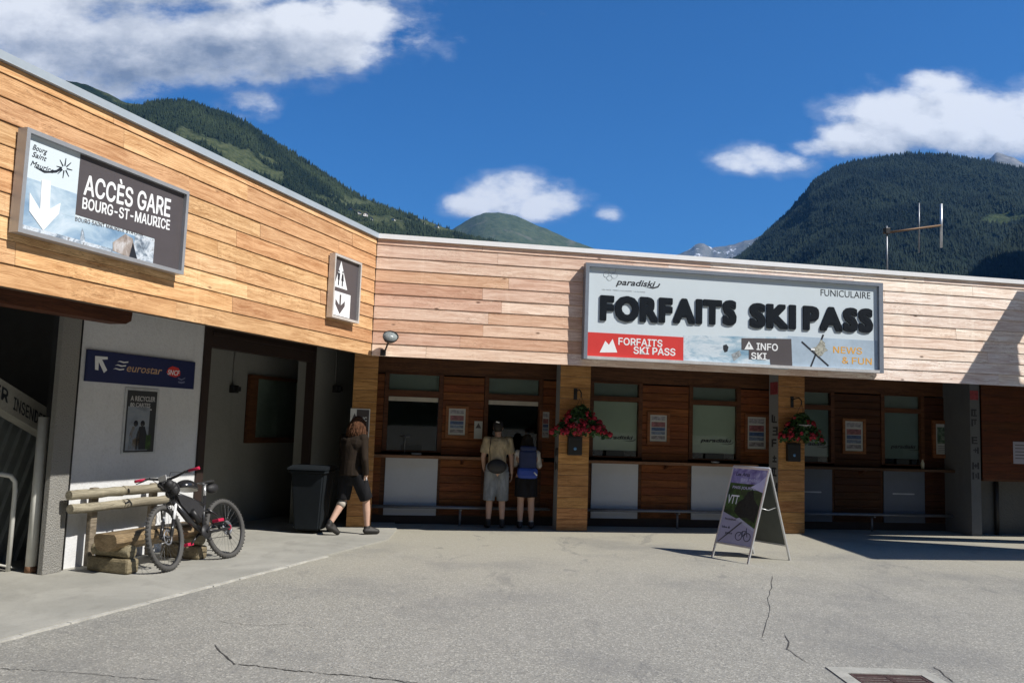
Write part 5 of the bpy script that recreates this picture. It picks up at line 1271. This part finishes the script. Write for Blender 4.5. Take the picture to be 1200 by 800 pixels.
cloth(t, 'shorts', SH, [(J['hip']+V((-.06, 0, .04)), J['hip']+V((.06, 0, .04)), .135, .135, 'c'), (J['lhp'], J['lkn']+V((0, 0, .02)), .125, .098, 't'), (J['rhp'], J['rkn']+V((0, 0, .02)), .125, .098, 't'),
    (J['hip'], J['hip']+V((0, 0, -.10)), .15, .12, 'c')])
obj('knee_band', MB().tube([J['lkn'].lerp(J['lan'], .02), J['lkn'].lerp(J['lan'], .24)], [.066, .063], 16), mat('knee_band_cloth', (.42, .38, .33), .9), t)
hair_strands(t, Mh_, mat('wavy_brown_hair', (.085, .040, .022), .8, spec=.1, var=.5, vscale=30), .17, 320, .10, .008, 4, 1.32)
ph_ = tag(obj('phone', MB().bbox(-.036, .036, -.005, .005, -.07, .07, .003), mat('pale_phone', (.55, .55, .56), .3)), 'pale phone held at the hip by the walking person', 'phone')
ph_.matrix_world = Matrix.Translation((-2.30, 12.60, .018)) @ Matrix.Rotation(R_(-30), 4, 'Z') @ Matrix.Translation(J['rwr']+V((-.055, .03, -.065))) @ Matrix.Rotation(R_(70), 4, 'Y') @ Matrix.Rotation(R_(20), 4, 'X')

# --- tall man at the counter
J = dict(head=(0, .05, 1.655), turn=(10, 0, 0), neck=(0, .01, 1.50), chest=(0, 0, 1.33), waist=(0, 0, 1.10), hip=(0, 0, .96),
         lsh=(-.185, 0, 1.44), rsh=(.185, 0, 1.44), lel=(-.235, .03, 1.16), rel=(.235, -.01, 1.15), lwr=(-.20, .16, .96), rwr=(.255, .05, .90),
         lhd=(.2, .8, -.5), rhd=(0, .1, -1), lpn=(1, 0, 0), rpn=(-1, 0, 0),
         lhp=(-.09, 0, .93), rhp=(.09, 0, .93), lkn=(-.11, .01, .50), rkn=(.10, .02, .50), lan=(-.12, -.02, .085), ran=(.11, -.02, .085), lto=(-.14, .13, .035), rto=(.14, .13, .035))
p_ = ground(580, 618.5)
t, J, Mh_ = person('', (float(p_[0]), float(p_[1]), 0), -8, J, 1.0, (.50, .32, .24), dict(id='tall', shoe=(.02, .02, .02), sock=(.05, .05, .05)))
t['label'] = 'tall person in beige t-shirt and grey shorts with a black waist bag at the counter'
TS = fabric('beige_tshirt', (.46, .38, .25))
cloth(t, 't_shirt', TS, [(J['chest']+V((-.08, 0, .04)), J['chest']+V((.08, 0, .04)), .135, .135, 'c'), (J['chest'], J['waist'], .152, .150, 'c'), (J['waist'], J['hip']+V((0, 0, -.02)), .152, .158, 't'),
    (J['chest']+V((-.07, 0, .08)), J['lsh'], .08, .072, 'c'), (J['chest']+V((.07, 0, .08)), J['rsh'], .08, .072, 'c'),
    (J['lsh'], J['lsh'].lerp(J['lel'], .75), .068, .078, 't'), (J['rsh'], J['rsh'].lerp(J['rel'], .75), .068, .078, 't')])
obj('shirt_print', MB().box(-.07, .05, -.1475, -.1455, 1.33, 1.335).box(-.06, .03, -.1475, -.1455, 1.30, 1.305), mat('shirt_print_ink', (.35, .28, .18), .7), t)
cloth(t, 'shorts', fabric('grey_shorts', (.23, .25, .27)), [(J['hip']+V((-.06, 0, .02)), J['hip']+V((.06, 0, .02)), .135, .135, 'c'), (J['lhp'], J['lkn']+V((-.01, 0, -.05)), .118, .098, 't'), (J['rhp'], J['rkn']+V((.01, 0, -.05)), .118, .098, 't')])
hc = MB(); hc.ball((0, -.012, .012), (.084, .100, .112), 18, 12, Mh_); obj('hair', hc, mat('dark_hair', (.02, .016, .013), .6, var=.4, vscale=40), t)
cpm = MB(); cpm.ball((0, -.005, .045), (.088, .104, .085), 18, 12, Mh_); obj('cap', cpm, mat('black_cap', (.015, .015, .018), .8), t)
obj('cap_brim', MB().tube([Mh_ @ V((-.06, .06, .045)), Mh_ @ V((0, .17, .04)), Mh_ @ V((.06, .06, .045))], [.012, .012, .012], 8), mat('black_cap'), t)
obj('cap_tag', MB().bbox(-.07, -.01, -.104, -.098, .055, .075, .002), mat('white_tag', (.7, .7, .7), .5), t, (float(J['head'].x), float(J['head'].y)-.005, float(J['head'].z)+.015), (0, R_(14), 0))
wb = thing('waist_bag', 'round black shoulder bag hanging on the back of the tall person in beige', 'bag', tuple(Vector(t.location)+V((0, 0, 0))), R_(8))
bb = MB(); bb.ball((-.03, -.215, 1.02), (.165, .075, .12), 20, 14); obj('pouch', bb, mat('black_nylon'), wb)
obj('strap', MB().tube([V((-.14, -.19, 1.08)), V((-.155, -.165, 1.30)), V((-.13, -.10, 1.50)), V((-.08, .05, 1.52)), V((0, .17, 1.35))], .014, 8, squash=.4), mat('black_nylon'), wb)
obj('zip', MB().tube([(-.17, -.262, 1.06), (-.03, -.288, 1.075), (.11, -.262, 1.06)], .004, 6), DARKM, wb)

# --- woman with the blue rucksack
J = dict(head=(0, .08, 1.44), turn=(-5, 0, 0), neck=(0, .03, 1.30), chest=(0, 0, 1.14), waist=(0, 0, .96), hip=(0, 0, .84),
         lsh=(-.16, 0, 1.235), rsh=(.16, 0, 1.235), lel=(-.20, .12, 1.03), rel=(.215, .10, 1.02), lwr=(-.14, .33, 1.08), rwr=(.20, .30, 1.12),
         lhd=(.3, .9, .1), rhd=(-.2, .9, .2), lpn=(0, 0, -1), rpn=(0, 0, -1),
         lhp=(-.08, 0, .80), rhp=(.08, 0, .80), lkn=(-.085, .015, .43), rkn=(.09, .0, .43), lan=(-.085, -.01, .08), ran=(.10, -.03, .08), lto=(-.10, .12, .033), rto=(.13, .10, .033))
p_ = ground(615, 619.0)
t, J, Mh_ = person('', (float(p_[0]), float(p_[1]), 0), -2, J, .93, (.45, .29, .22), dict(id='short', shoe=(.02, .02, .025), sock=(.35, .34, .34)))
t['label'] = 'shorter person with dark hair, white top and black skirt wearing a blue rucksack'
cloth(t, 'top', fabric('white_top', (.62, .60, .57)), [(J['chest']+V((-.06, 0, .03)), J['chest']+V((.06, 0, .03)), .125, .125, 'c'), (J['chest'], J['waist'], .14, .13, 'c'), (J['waist'], J['hip'], .13, .14, 't'),
    (J['chest']+V((-.05, 0, .07)), J['lsh'], .07, .065, 'c'), (J['chest']+V((.05, 0, .07)), J['rsh'], .07, .065, 'c'), (J['lsh'], J['lel'], .060, .055, 't'), (J['rsh'], J['rel'], .060, .055, 't')])
cloth(t, 'skirt', SH, [(J['hip']+V((-.04, 0, .06)), J['hip']+V((.04, 0, .06)), .125, .125, 'c'), (J['hip']+V((-.045, 0, .0)), V((-.06, 0, .52)), .145, .135, 't'), (J['hip']+V((.045, 0, .0)), V((.06, 0, .52)), .145, .135, 't')])
hair_strands(t, Mh_, mat('dark_hair'), .13, 120, .03, .010, 9)
rk = thing('rucksack', 'blue hiking rucksack worn by the shorter person at the counter', 'rucksack', tuple(t.location), R_(2))
NV = mat('navy_nylon', (.012, .022, .075), .6, bump=.4, bscale=90); BV = mat('blue_nylon', (.02, .055, .30), .55, bump=.4, bscale=90)
obj('bag', MB().bbox(-.145, .145, -.33, -.135, .90, 1.31, .05), NV, rk); obj('top_flap', MB().bbox(-.135, .135, -.325, -.13, 1.29, 1.37, .03), NV, rk)
obj('lower_pocket', MB().bbox(-.165, .165, -.36, -.13, .84, 1.02, .05), BV, rk); obj('side_strap', MB().tube([(.10, -.365, .95), (.15, -.35, .90)], .012, 6), mat('white_tag'), rk)
for s in (-1, 1): obj('shoulder_strap', MB().tube([(s*.09, -.14, 1.30), (s*.10, -.02, 1.345), (s*.11, .12, 1.22), (s*.13, .10, 1.02), (s*.14, -.10, .95)], .02, 8), NV, rk)

# ================================================================== OFF-FRAME CANOPY (its shadow falls on the right end of the cladding)
cy = thing('yard_canopy', 'flat canopy roof on two posts standing beyond the right edge of the yard', 'canopy', (13, 11, 0))
out = [(9.65, 9.9), (13.6, 10.55), (13.6, 11.4), (11.85, 11.88), (10.42, 12.20), (12.1, 12.30), (13.6, 12.35), (13.6, 12.8), (10.62, 12.82), (10.0, 13.10), (9.96, 13.2), (10.3, 13.5), (10.3, 13.65), (9.30, 13.46), (9.55, 12.64)]
obj('roof', MB().prism([(x-13, y-11) for x, y in out], 5.17, 5.25, 'z'), DARKM, cy)
obj('wall', MB().box(-.4, -.2, -3., -.15, 0, 5.16).box(-.2, 3., -3., -2.8, 0, 5.16), STUCCO_G, cy)  # unseen walls added to block sky light from the far-right bay
for y in (10.8, 11.4): obj('post', MB().tube([(.3, y-11, 0), (.3, y-11, 5.17)], .06, 12), DARKM, cy)

# ================================================================== MOUNTAINS
def vnoise(x, y, seed=0):
    r = np.random.default_rng(seed); g = r.random((256, 256)); xi = np.floor(x).astype(int); yi = np.floor(y).astype(int); fx = x-xi; fy = y-yi
    fx = fx*fx*(3-2*fx); fy = fy*fy*(3-2*fy); a = g[xi % 256, yi % 256]; b = g[(xi+1) % 256, yi % 256]; c = g[xi % 256, (yi+1) % 256]; d = g[(xi+1) % 256, (yi+1) % 256]
    return a*(1-fx)*(1-fy)+b*fx*(1-fy)+c*(1-fx)*fy+d*fx*fy
def fbm(x, y, o=5, seed=0):
    s = 0; a = .5
    for i in range(o): s = s+a*vnoise(x*2**i, y*2**i, seed+i); a *= .5
    return s/(1-.5**o)
def landmat(name, low, high, rock, sc_=.004, rockk=0., snow=False):
    mt = bpy.data.materials.new(name); mt.use_nodes = True; t = NT(mt.node_tree); b = t.n['Principled BSDF']
    co = t.node('ShaderNodeTexCoord').outputs['Object']; at = t.node('ShaderNodeAttribute', dict(attribute_name='cover'))
    n1 = t.noise(co, sc_, 8, .65); n2 = t.noise(co, sc_*9, 6, .7); n3 = t.noise(co, sc_*2.4, 8, .7)
    g = t.mix(t.smooth(n2, .35, .65), low, high)
    g = t.mix(t.math('MULTIPLY', t.smooth(n3, .58-.1*rockk, .70-.1*rockk), .35+.6*rockk), g, rock)
    fcol = t.mix(t.smooth(n2, .35, .7), (.005, .012, .009), (.016, .030, .016))
    c = t.mix(at.outputs['Fac'], g, fcol)
    if snow: c = t.mix(t.smooth(t.noise(co, sc_*5, 8, .75), .56, .62), c, (.75, .78, .82))
    t.put(b.inputs['Base Color'], c); b.inputs['Roughness'].default_value = .95; b.inputs['Specular IOR Level'].default_value = .1
    bn = t.node('ShaderNodeBump', Strength=.7, Distance=12, Height=n2); t.l.new(bn.outputs[0], b.inputs['Normal'])
    return mt
HILLS = {}
def mountain(name, ridge, Dr, Dn, step, rows, material, amp, seed, xr=None, cover=None, g=1.2, rough=3., back=1.25, jag=0.):
    xs = np.arange(ridge[0][0], ridge[-1][0]+step, step); yr = np.interp(xs, [p[0] for p in ridge], [p[1] for p in ridge])
    if jag: yr = yr+(fbm(xs/18., xs*0+3.3, 5, seed+50)-.5)*jag
    d = np.array([ray(x, y) for x, y in zip(xs, yr)]); hl = np.hypot(d[:, 0], d[:, 1]); dirx, diry, el = d[:, 0]/hl, d[:, 1]/hl, d[:, 2]/hl
    ts = np.linspace(0, back, rows); Xs = []; 
    tt = np.minimum(ts, 1)[:, None]; over = np.maximum(ts-1, 0)[:, None]
    D = Dn+(Dr-Dn)*ts[:, None]+0*xs[None, :]
    Zr = EYE+el[None, :]*Dr
    X = D*dirx[None, :]; Y = D*diry[None, :]
    n = fbm(X/ (Dr*.11), Y/(Dr*.11), 6, seed); rd = 1-np.abs(2*fbm(X/(Dr*.06)+7, Y/(Dr*.16), 5, seed+9)-1)
    Z = Zr*tt**g*(1-over*1.6) + amp*((n-.5)*1.4+(rd-.7)*.8)*(tt*(1-tt)*4)**.8 * (ts[:, None] <= 1)
    # keep every point below the sight line of the ridge
    lim = (EYE+el[None, :]*D)-Dr*.002*(1-tt)*3
    Z = np.where(ts[:, None] < .995, np.minimum(Z, lim), Z); Z = np.maximum(Z, -2)
    cov = np.zeros_like(Z)
    inv = None
    # image position of each point, for placing meadows on the slope
    P3 = np.stack([X, Y, Z-EYE], -1); zc_ = P3@F0; px_ = 600+F*(P3@CR)/zc_; py_ = 400-F*(P3@CU)/zc_
    if cover: cov = cover(px_, py_, X, Y)
    nr, nc = Z.shape; v = np.stack([X, Y, Z], -1).reshape(-1, 3)
    idx = np.arange(nr*nc).reshape(nr, nc); f = np.stack([idx[:-1, :-1], idx[:-1, 1:], idx[1:, 1:], idx[1:, :-1]], -1).reshape(-1, 4)
    me = bpy.data.meshes.new(name); me.from_pydata(v.tolist(), [], f.tolist()); me.polygons.foreach_set('use_smooth', [True]*len(f))
    at = me.attributes.new('cover', 'FLOAT', 'POINT'); at.data.foreach_set('value', cov.ravel().astype(np.float32)); me.update()
    o = obj(name, me, material); o['kind'] = 'structure'
    HILLS[name] = dict(X=X, Y=Y, Z=Z, cov=cov, px=px_, py=py_, ts=ts, xs=xs)
    return o
def gauss(px, py, blobs):
    s = np.zeros_like(px)
    for x, y, a, b, k, rot in blobs:
        c, s_ = math.cos(R_(rot)), math.sin(R_(rot)); dx = (px-x)*c+(py-y)*s_; dy = -(px-x)*s_+(py-y)*c
        s = np.maximum(s, k*np.clip(1.6-np.sqrt((dx/a)**2+(dy/b)**2)*1.0, 0, 1))
    return s
def cov_left(px, py, X, Y):
    m_ = gauss(px, py, [(300, 188, 52, 11, 1, 22), (415, 240, 34, 7, .9, 12), (470, 258, 46, 5, .9, 8), (142, 116, 26, 5, 1.0, 18), (345, 205, 24, 7, .8, 25), (235, 160, 26, 6, .7, 20), (260, 130, 22, 3, .5, 15), (530, 272, 26, 3.2, .7, 5), (440, 262, 30, 4, .9, 5)])
    n = fbm(X/60, Y/60, 4, 5); n2 = fbm(X/240, Y/240, 4, 6)
    return np.clip((.66-m_*.80+(n-.5)*2.4+(n2-.5)*1.2)*3, 0, 1)
def cov_right(px, py, X, Y):
    m_ = gauss(px, py, [(1180, 257, 34, 6, 1.2, -4), (1125, 232, 22, 3, .7, 0), (1150, 262, 22, 3, .7, 0), (1010, 218, 5, 14, .6, 10)])
    n = fbm(X/70, Y/70, 4, 15)
    return np.clip((.80-m_*.95+(n-.5)*1.0)*3, 0, 1)
GRASS = ((.036, .050, .022), (.088, .100, .048)); ROCK = (.17, .16, .14)
mountain('left_mountain', [(-260, -30), (-60, 60), (60, 92), (100, 98), (150, 120), (165, 121), (190, 118), (215, 119), (245, 127), (270, 135), (300, 152), (330, 172), (365, 194), (400, 216), (430, 234), (460, 246), (500, 259), (540, 273), (580, 285), (640, 300), (760, 330)], 2700, 800, 2.2, 150, landmat('left_slope', *GRASS, ROCK, .006), 90, 21, cover=cov_left, jag=7)
mountain('right_mountain', [(700, 345), (800, 318), (862, 304), (880, 290), (905, 266), (925, 248), (945, 226), (952, 214), (975, 199), (1000, 190), (1040, 184), (1065, 181), (1110, 182), (1150, 188), (1200, 199), (1280, 214), (1400, 240), (1600, 300)], 3300, 1000, 2.6, 150, landmat('right_slope', (.035, .055, .025), (.07, .09, .04), (.09, .085, .08), .006), 110, 33, cover=cov_right, jag=3)
mountain('green_peak', [(440, 330), (500, 290), (537, 264), (552, 254), (568, 249), (585, 249), (603, 252), (630, 263), (665, 278), (700, 292), (760, 312), (820, 330)], 6500, 3200, 3, 70, landmat('peak_slope', (.042, .062, .034), (.075, .095, .052), (.15, .145, .12), .0022, .35), 190, 44, jag=4)
mountain('snowy_peak', [(700, 340), (780, 306), (800, 296), (815, 286), (824, 283), (835, 290), (850, 289), (868, 282), (880, 279), (905, 272), (960, 262), (1050, 300), (1150, 340)], 11000, 6500, 2.5, 60, landmat('snowy_rock', (.10, .11, .09), (.17, .17, .16), (.22, .21, .21), .0012, .6, True), 500, 55, jag=9)
mountain('rocky_peak', [(1080, 230), (1130, 200), (1150, 190), (1160, 186), (1168, 177), (1178, 180), (1188, 184), (1200, 190), (1230, 180), (1300, 200), (1500, 280)], 9000, 5000, 3, 60, landmat('rocky_slope', (.12, .12, .11), (.18, .18, .17), (.24, .23, .22), .0015, .7), 400, 66, jag=10)

def forest(name, hill, n, hmin, hmax, seed, ypix, tmin=.0, material=None):
    h = HILLS[hill]; r = np.random.default_rng(seed); nr, nc = h['Z'].shape
    lastrow = int(np.argmax(h['ts'] >= 1.0))
    a = r.uniform(0, lastrow, n*4); b = r.uniform(0, nc-1.001, n*4)
    i, j = np.floor(a).astype(int), np.floor(b).astype(int); fa_, fb2 = a-i, b-j; i1 = np.minimum(i+1, nr-1)
    def S(k): A_ = h[k]; return A_[i, j]*(1-fa_)*(1-fb2)+A_[i1, j]*fa_*(1-fb2)+A_[i, j+1]*(1-fa_)*fb2+A_[i1, j+1]*fa_*fb2
    X, Y, Z, c, px_, py_ = S('X'), S('Y'), S('Z'), S('cov'), S('px'), S('py')
    ok = (c > r.uniform(.25, 1.0, len(c))) & (px_ > -60) & (px_ < 1260) & ypix(px_, py_)
    X, Y, Z = X[ok][:n], Y[ok][:n], Z[ok][:n]; N = len(X)
    H_ = r.uniform(hmin, hmax, N)*(1+.35*(r.random(N) > .93)); W2_ = H_*r.uniform(.16, .25, N); seg = 5
    ang = np.arange(seg)*2*math.pi/seg
    vs = []; tiers = [(0.06, 1.0, .55), (.38, .66, 1.0)]
    V_ = np.zeros((N, 2*(seg+1), 3), np.float32); ph = r.uniform(0, 6, N)
    lean = r.normal(0, .02, (N, 2))
    for ti, (zb_, wk, zt_) in enumerate(tiers):
        o = ti*(seg+1); jit = r.uniform(.75, 1.25, (N, seg))
        V_[:, o:o+seg, 0] = X[:, None]+np.cos(ang[None]+ph[:, None])*(W2_*wk)[:, None]*jit; V_[:, o:o+seg, 1] = Y[:, None]+np.sin(ang[None]+ph[:, None])*(W2_*wk)[:, None]*jit
        V_[:, o:o+seg, 2] = (Z+H_*zb_)[:, None]-r.uniform(0, .1, (N, seg))*H_[:, None]-1
        V_[:, o+seg, 0] = X+lean[:, 0]*H_; V_[:, o+seg, 1] = Y+lean[:, 1]*H_; V_[:, o+seg, 2] = Z+H_*zt_-1
    base = []
    for ti in range(2):
        o = ti*(seg+1); base += [(o+k, o+(k+1) % seg, o+seg) for k in range(seg)]
    base = np.array(base); Fc = (base[None]+(np.arange(N)*2*(seg+1))[:, None, None]).reshape(-1)
    me = bpy.data.meshes.new(name); me.vertices.add(N*2*(seg+1)); me.vertices.foreach_set('co', V_.ravel()); nf = N*len(base)
    me.loops.add(nf*3); me.loops.foreach_set('vertex_index', Fc.astype(np.int32)); me.polygons.add(nf); me.polygons.foreach_set('loop_start', np.arange(0, nf*3, 3, dtype=np.int32))
    at = me.attributes.new('tint', 'FLOAT', 'POINT'); at.data.foreach_set('value', np.repeat(np.clip(.45*r.random(N)+1.3*(fbm(X/130., Y/130., 4, seed+7)-.32), 0, 1), 2*(seg+1)).astype(np.float32))
    me.update(); me.validate(); o = obj(name, me, material); o['kind'] = 'stuff'; return o
def treemat(name, a, b):
    mt = bpy.data.materials.new(name); mt.use_nodes = True; t = NT(mt.node_tree); bs = t.n['Principled BSDF']
    at = t.node('ShaderNodeAttribute', dict(attribute_name='tint')); t.put(bs.inputs['Base Color'], t.mix(at.outputs['Fac'], a, b)); bs.inputs['Roughness'].default_value = .9; bs.inputs['Specular IOR Level'].default_value = .1
    return mt
forest('conifer_forest', 'left_mountain', 42000, 8, 17, 3, lambda x, y: (y < 300) & (x > 60) & (y > 100+(x < 165)*25), material=treemat('spruce', (.006, .014, .010), (.042, .058, .028)))
forest('conifer_forest', 'right_mountain', 40000, 9, 18, 4, lambda x, y: (y < 345) & (x > 840), material=treemat('dark_spruce', (.004, .010, .010), (.024, .036, .024)))
for k in ('conifer_forest', 'conifer_forest.001'): bpy.data.objects[k]['label'] = 'dense dark conifer forest covering the %s mountain slope' % ('left' if k == 'conifer_forest' else 'right')

# chalets on the left slope
def on_hill(hill, x, y):
    h = HILLS[hill]; j = int(round((x-h['xs'][0])/(h['xs'][1]-h['xs'][0]))); c = h['py'][:, j]; lr = int(np.argmax(h['ts'] >= 1.0))
    for i in range(lr, 0, -1):
        if c[i-1] > y >= c[i]-2.5 or (c[i] <= y <= c[i-1]): return Vector((h['X'][i, j], h['Y'][i, j], h['Z'][i, j]))
    return Vector((h['X'][lr-2, j], h['Y'][lr-2, j], h['Z'][lr-2, j]))
CW = mat('chalet_wall', (.66, .62, .55), .85, var=.1); CRf = mat('chalet_roof', (.12, .075, .055), .8, var=.2); CWd = mat('chalet_timber', (.13, .07, .04), .8)
desc = [(414, 250, 14, 'leftmost pale chalet of the hamlet on the left slope'), (422, 253, 11, 'small dark roofed chalet next to the leftmost one on the left slope'), (429, 255, 13, 'middle chalet of the hamlet above the roof corner'), (436, 259, 12, 'lowest chalet of the hamlet just above the roof corner'),
        (462, 260, 9, 'lone small chalet on the meadow right of the hamlet'), (474, 263, 10, 'small pale house among trees low on the left slope'), (490, 261, 9, 'tiny upper house on the strip of meadow'), (497, 264, 9, 'tiny lower house on the strip of meadow'), (512, 267, 11, 'rightmost pale house near the end of the left ridge')]
for i, (x, y, s, lab) in enumerate(desc):
    p = on_hill('left_mountain', x, y)
    c = thing('chalet', lab, 'house', tuple(p+Vector((0, 0, -1))), random.uniform(-.6, .6), 'chalets on the left slope')
    obj('wall', MB().prism([(-s/2, 0), (s/2, 0), (s/2, s*.5), (0, s*.78), (-s/2, s*.5)], -s*.5, s*.5), CW, c)
    obj('roof', MB().prism([(-s*.62, s*.44), (0, s*.80), (s*.62, s*.44), (s*.62, s*.49), (0, s*.86), (-s*.62, s*.49)], -s*.62, s*.62), CRf, c)
    for k in (-.25, .25): obj('window', MB().box(k*s-s*.07, k*s+s*.07, -s*.51, -s*.49, s*.2, s*.36), CWd, c)

# wooded slopes behind the viewer (they close the valley; the window panes mirror them)
rows = []
mbh = MB(); nA = 90; v = []
for i in range(nA+1):
    a = R_(50+260*i/nA); hgt = 1250+420*mnoise.noise(Vector((i*.13, 2.2, 0)))+160*mnoise.noise(Vector((i*.6, 5.2, 0)))
    for D, k in ((350, 0), (900, .30), (1500, .65), (2300, 1.0), (2900, .8)):
        v.append((D*math.sin(a), D*math.cos(a), hgt*k+(12*mnoise.noise(Vector((i*.9, D*.01, 0))) if k else -1)))
mbh.add(v, [(i*5+j, (i+1)*5+j, (i+1)*5+j+1, i*5+j+1) for i in range(nA) for j in range(4)], True)
struct(obj('valley_slopes', mbh, landmat('valley_slope', (.012, .024, .012), (.03, .045, .02), (.06, .06, .055), .006)))

# ================================================================== HAZE
hz = MB().box(-16000, 16000, -16000, 16000, -1, 3900)
hm_ = bpy.data.materials.new('haze'); hm_.use_nodes = True; t = NT(hm_.node_tree); t.n.clear()
pv = t.node('ShaderNodeVolumePrincipled', Color=(.16, .46, 1.0, 1), Density=.000030, Anisotropy=.2)
t.l.new(pv.outputs[0], t.node('ShaderNodeOutputMaterial').inputs['Volume'])
ho = obj('haze', hz, hm_); ho['kind'] = 'stuff'; ho['label'] = 'thin bluish summer haze in the valley air'
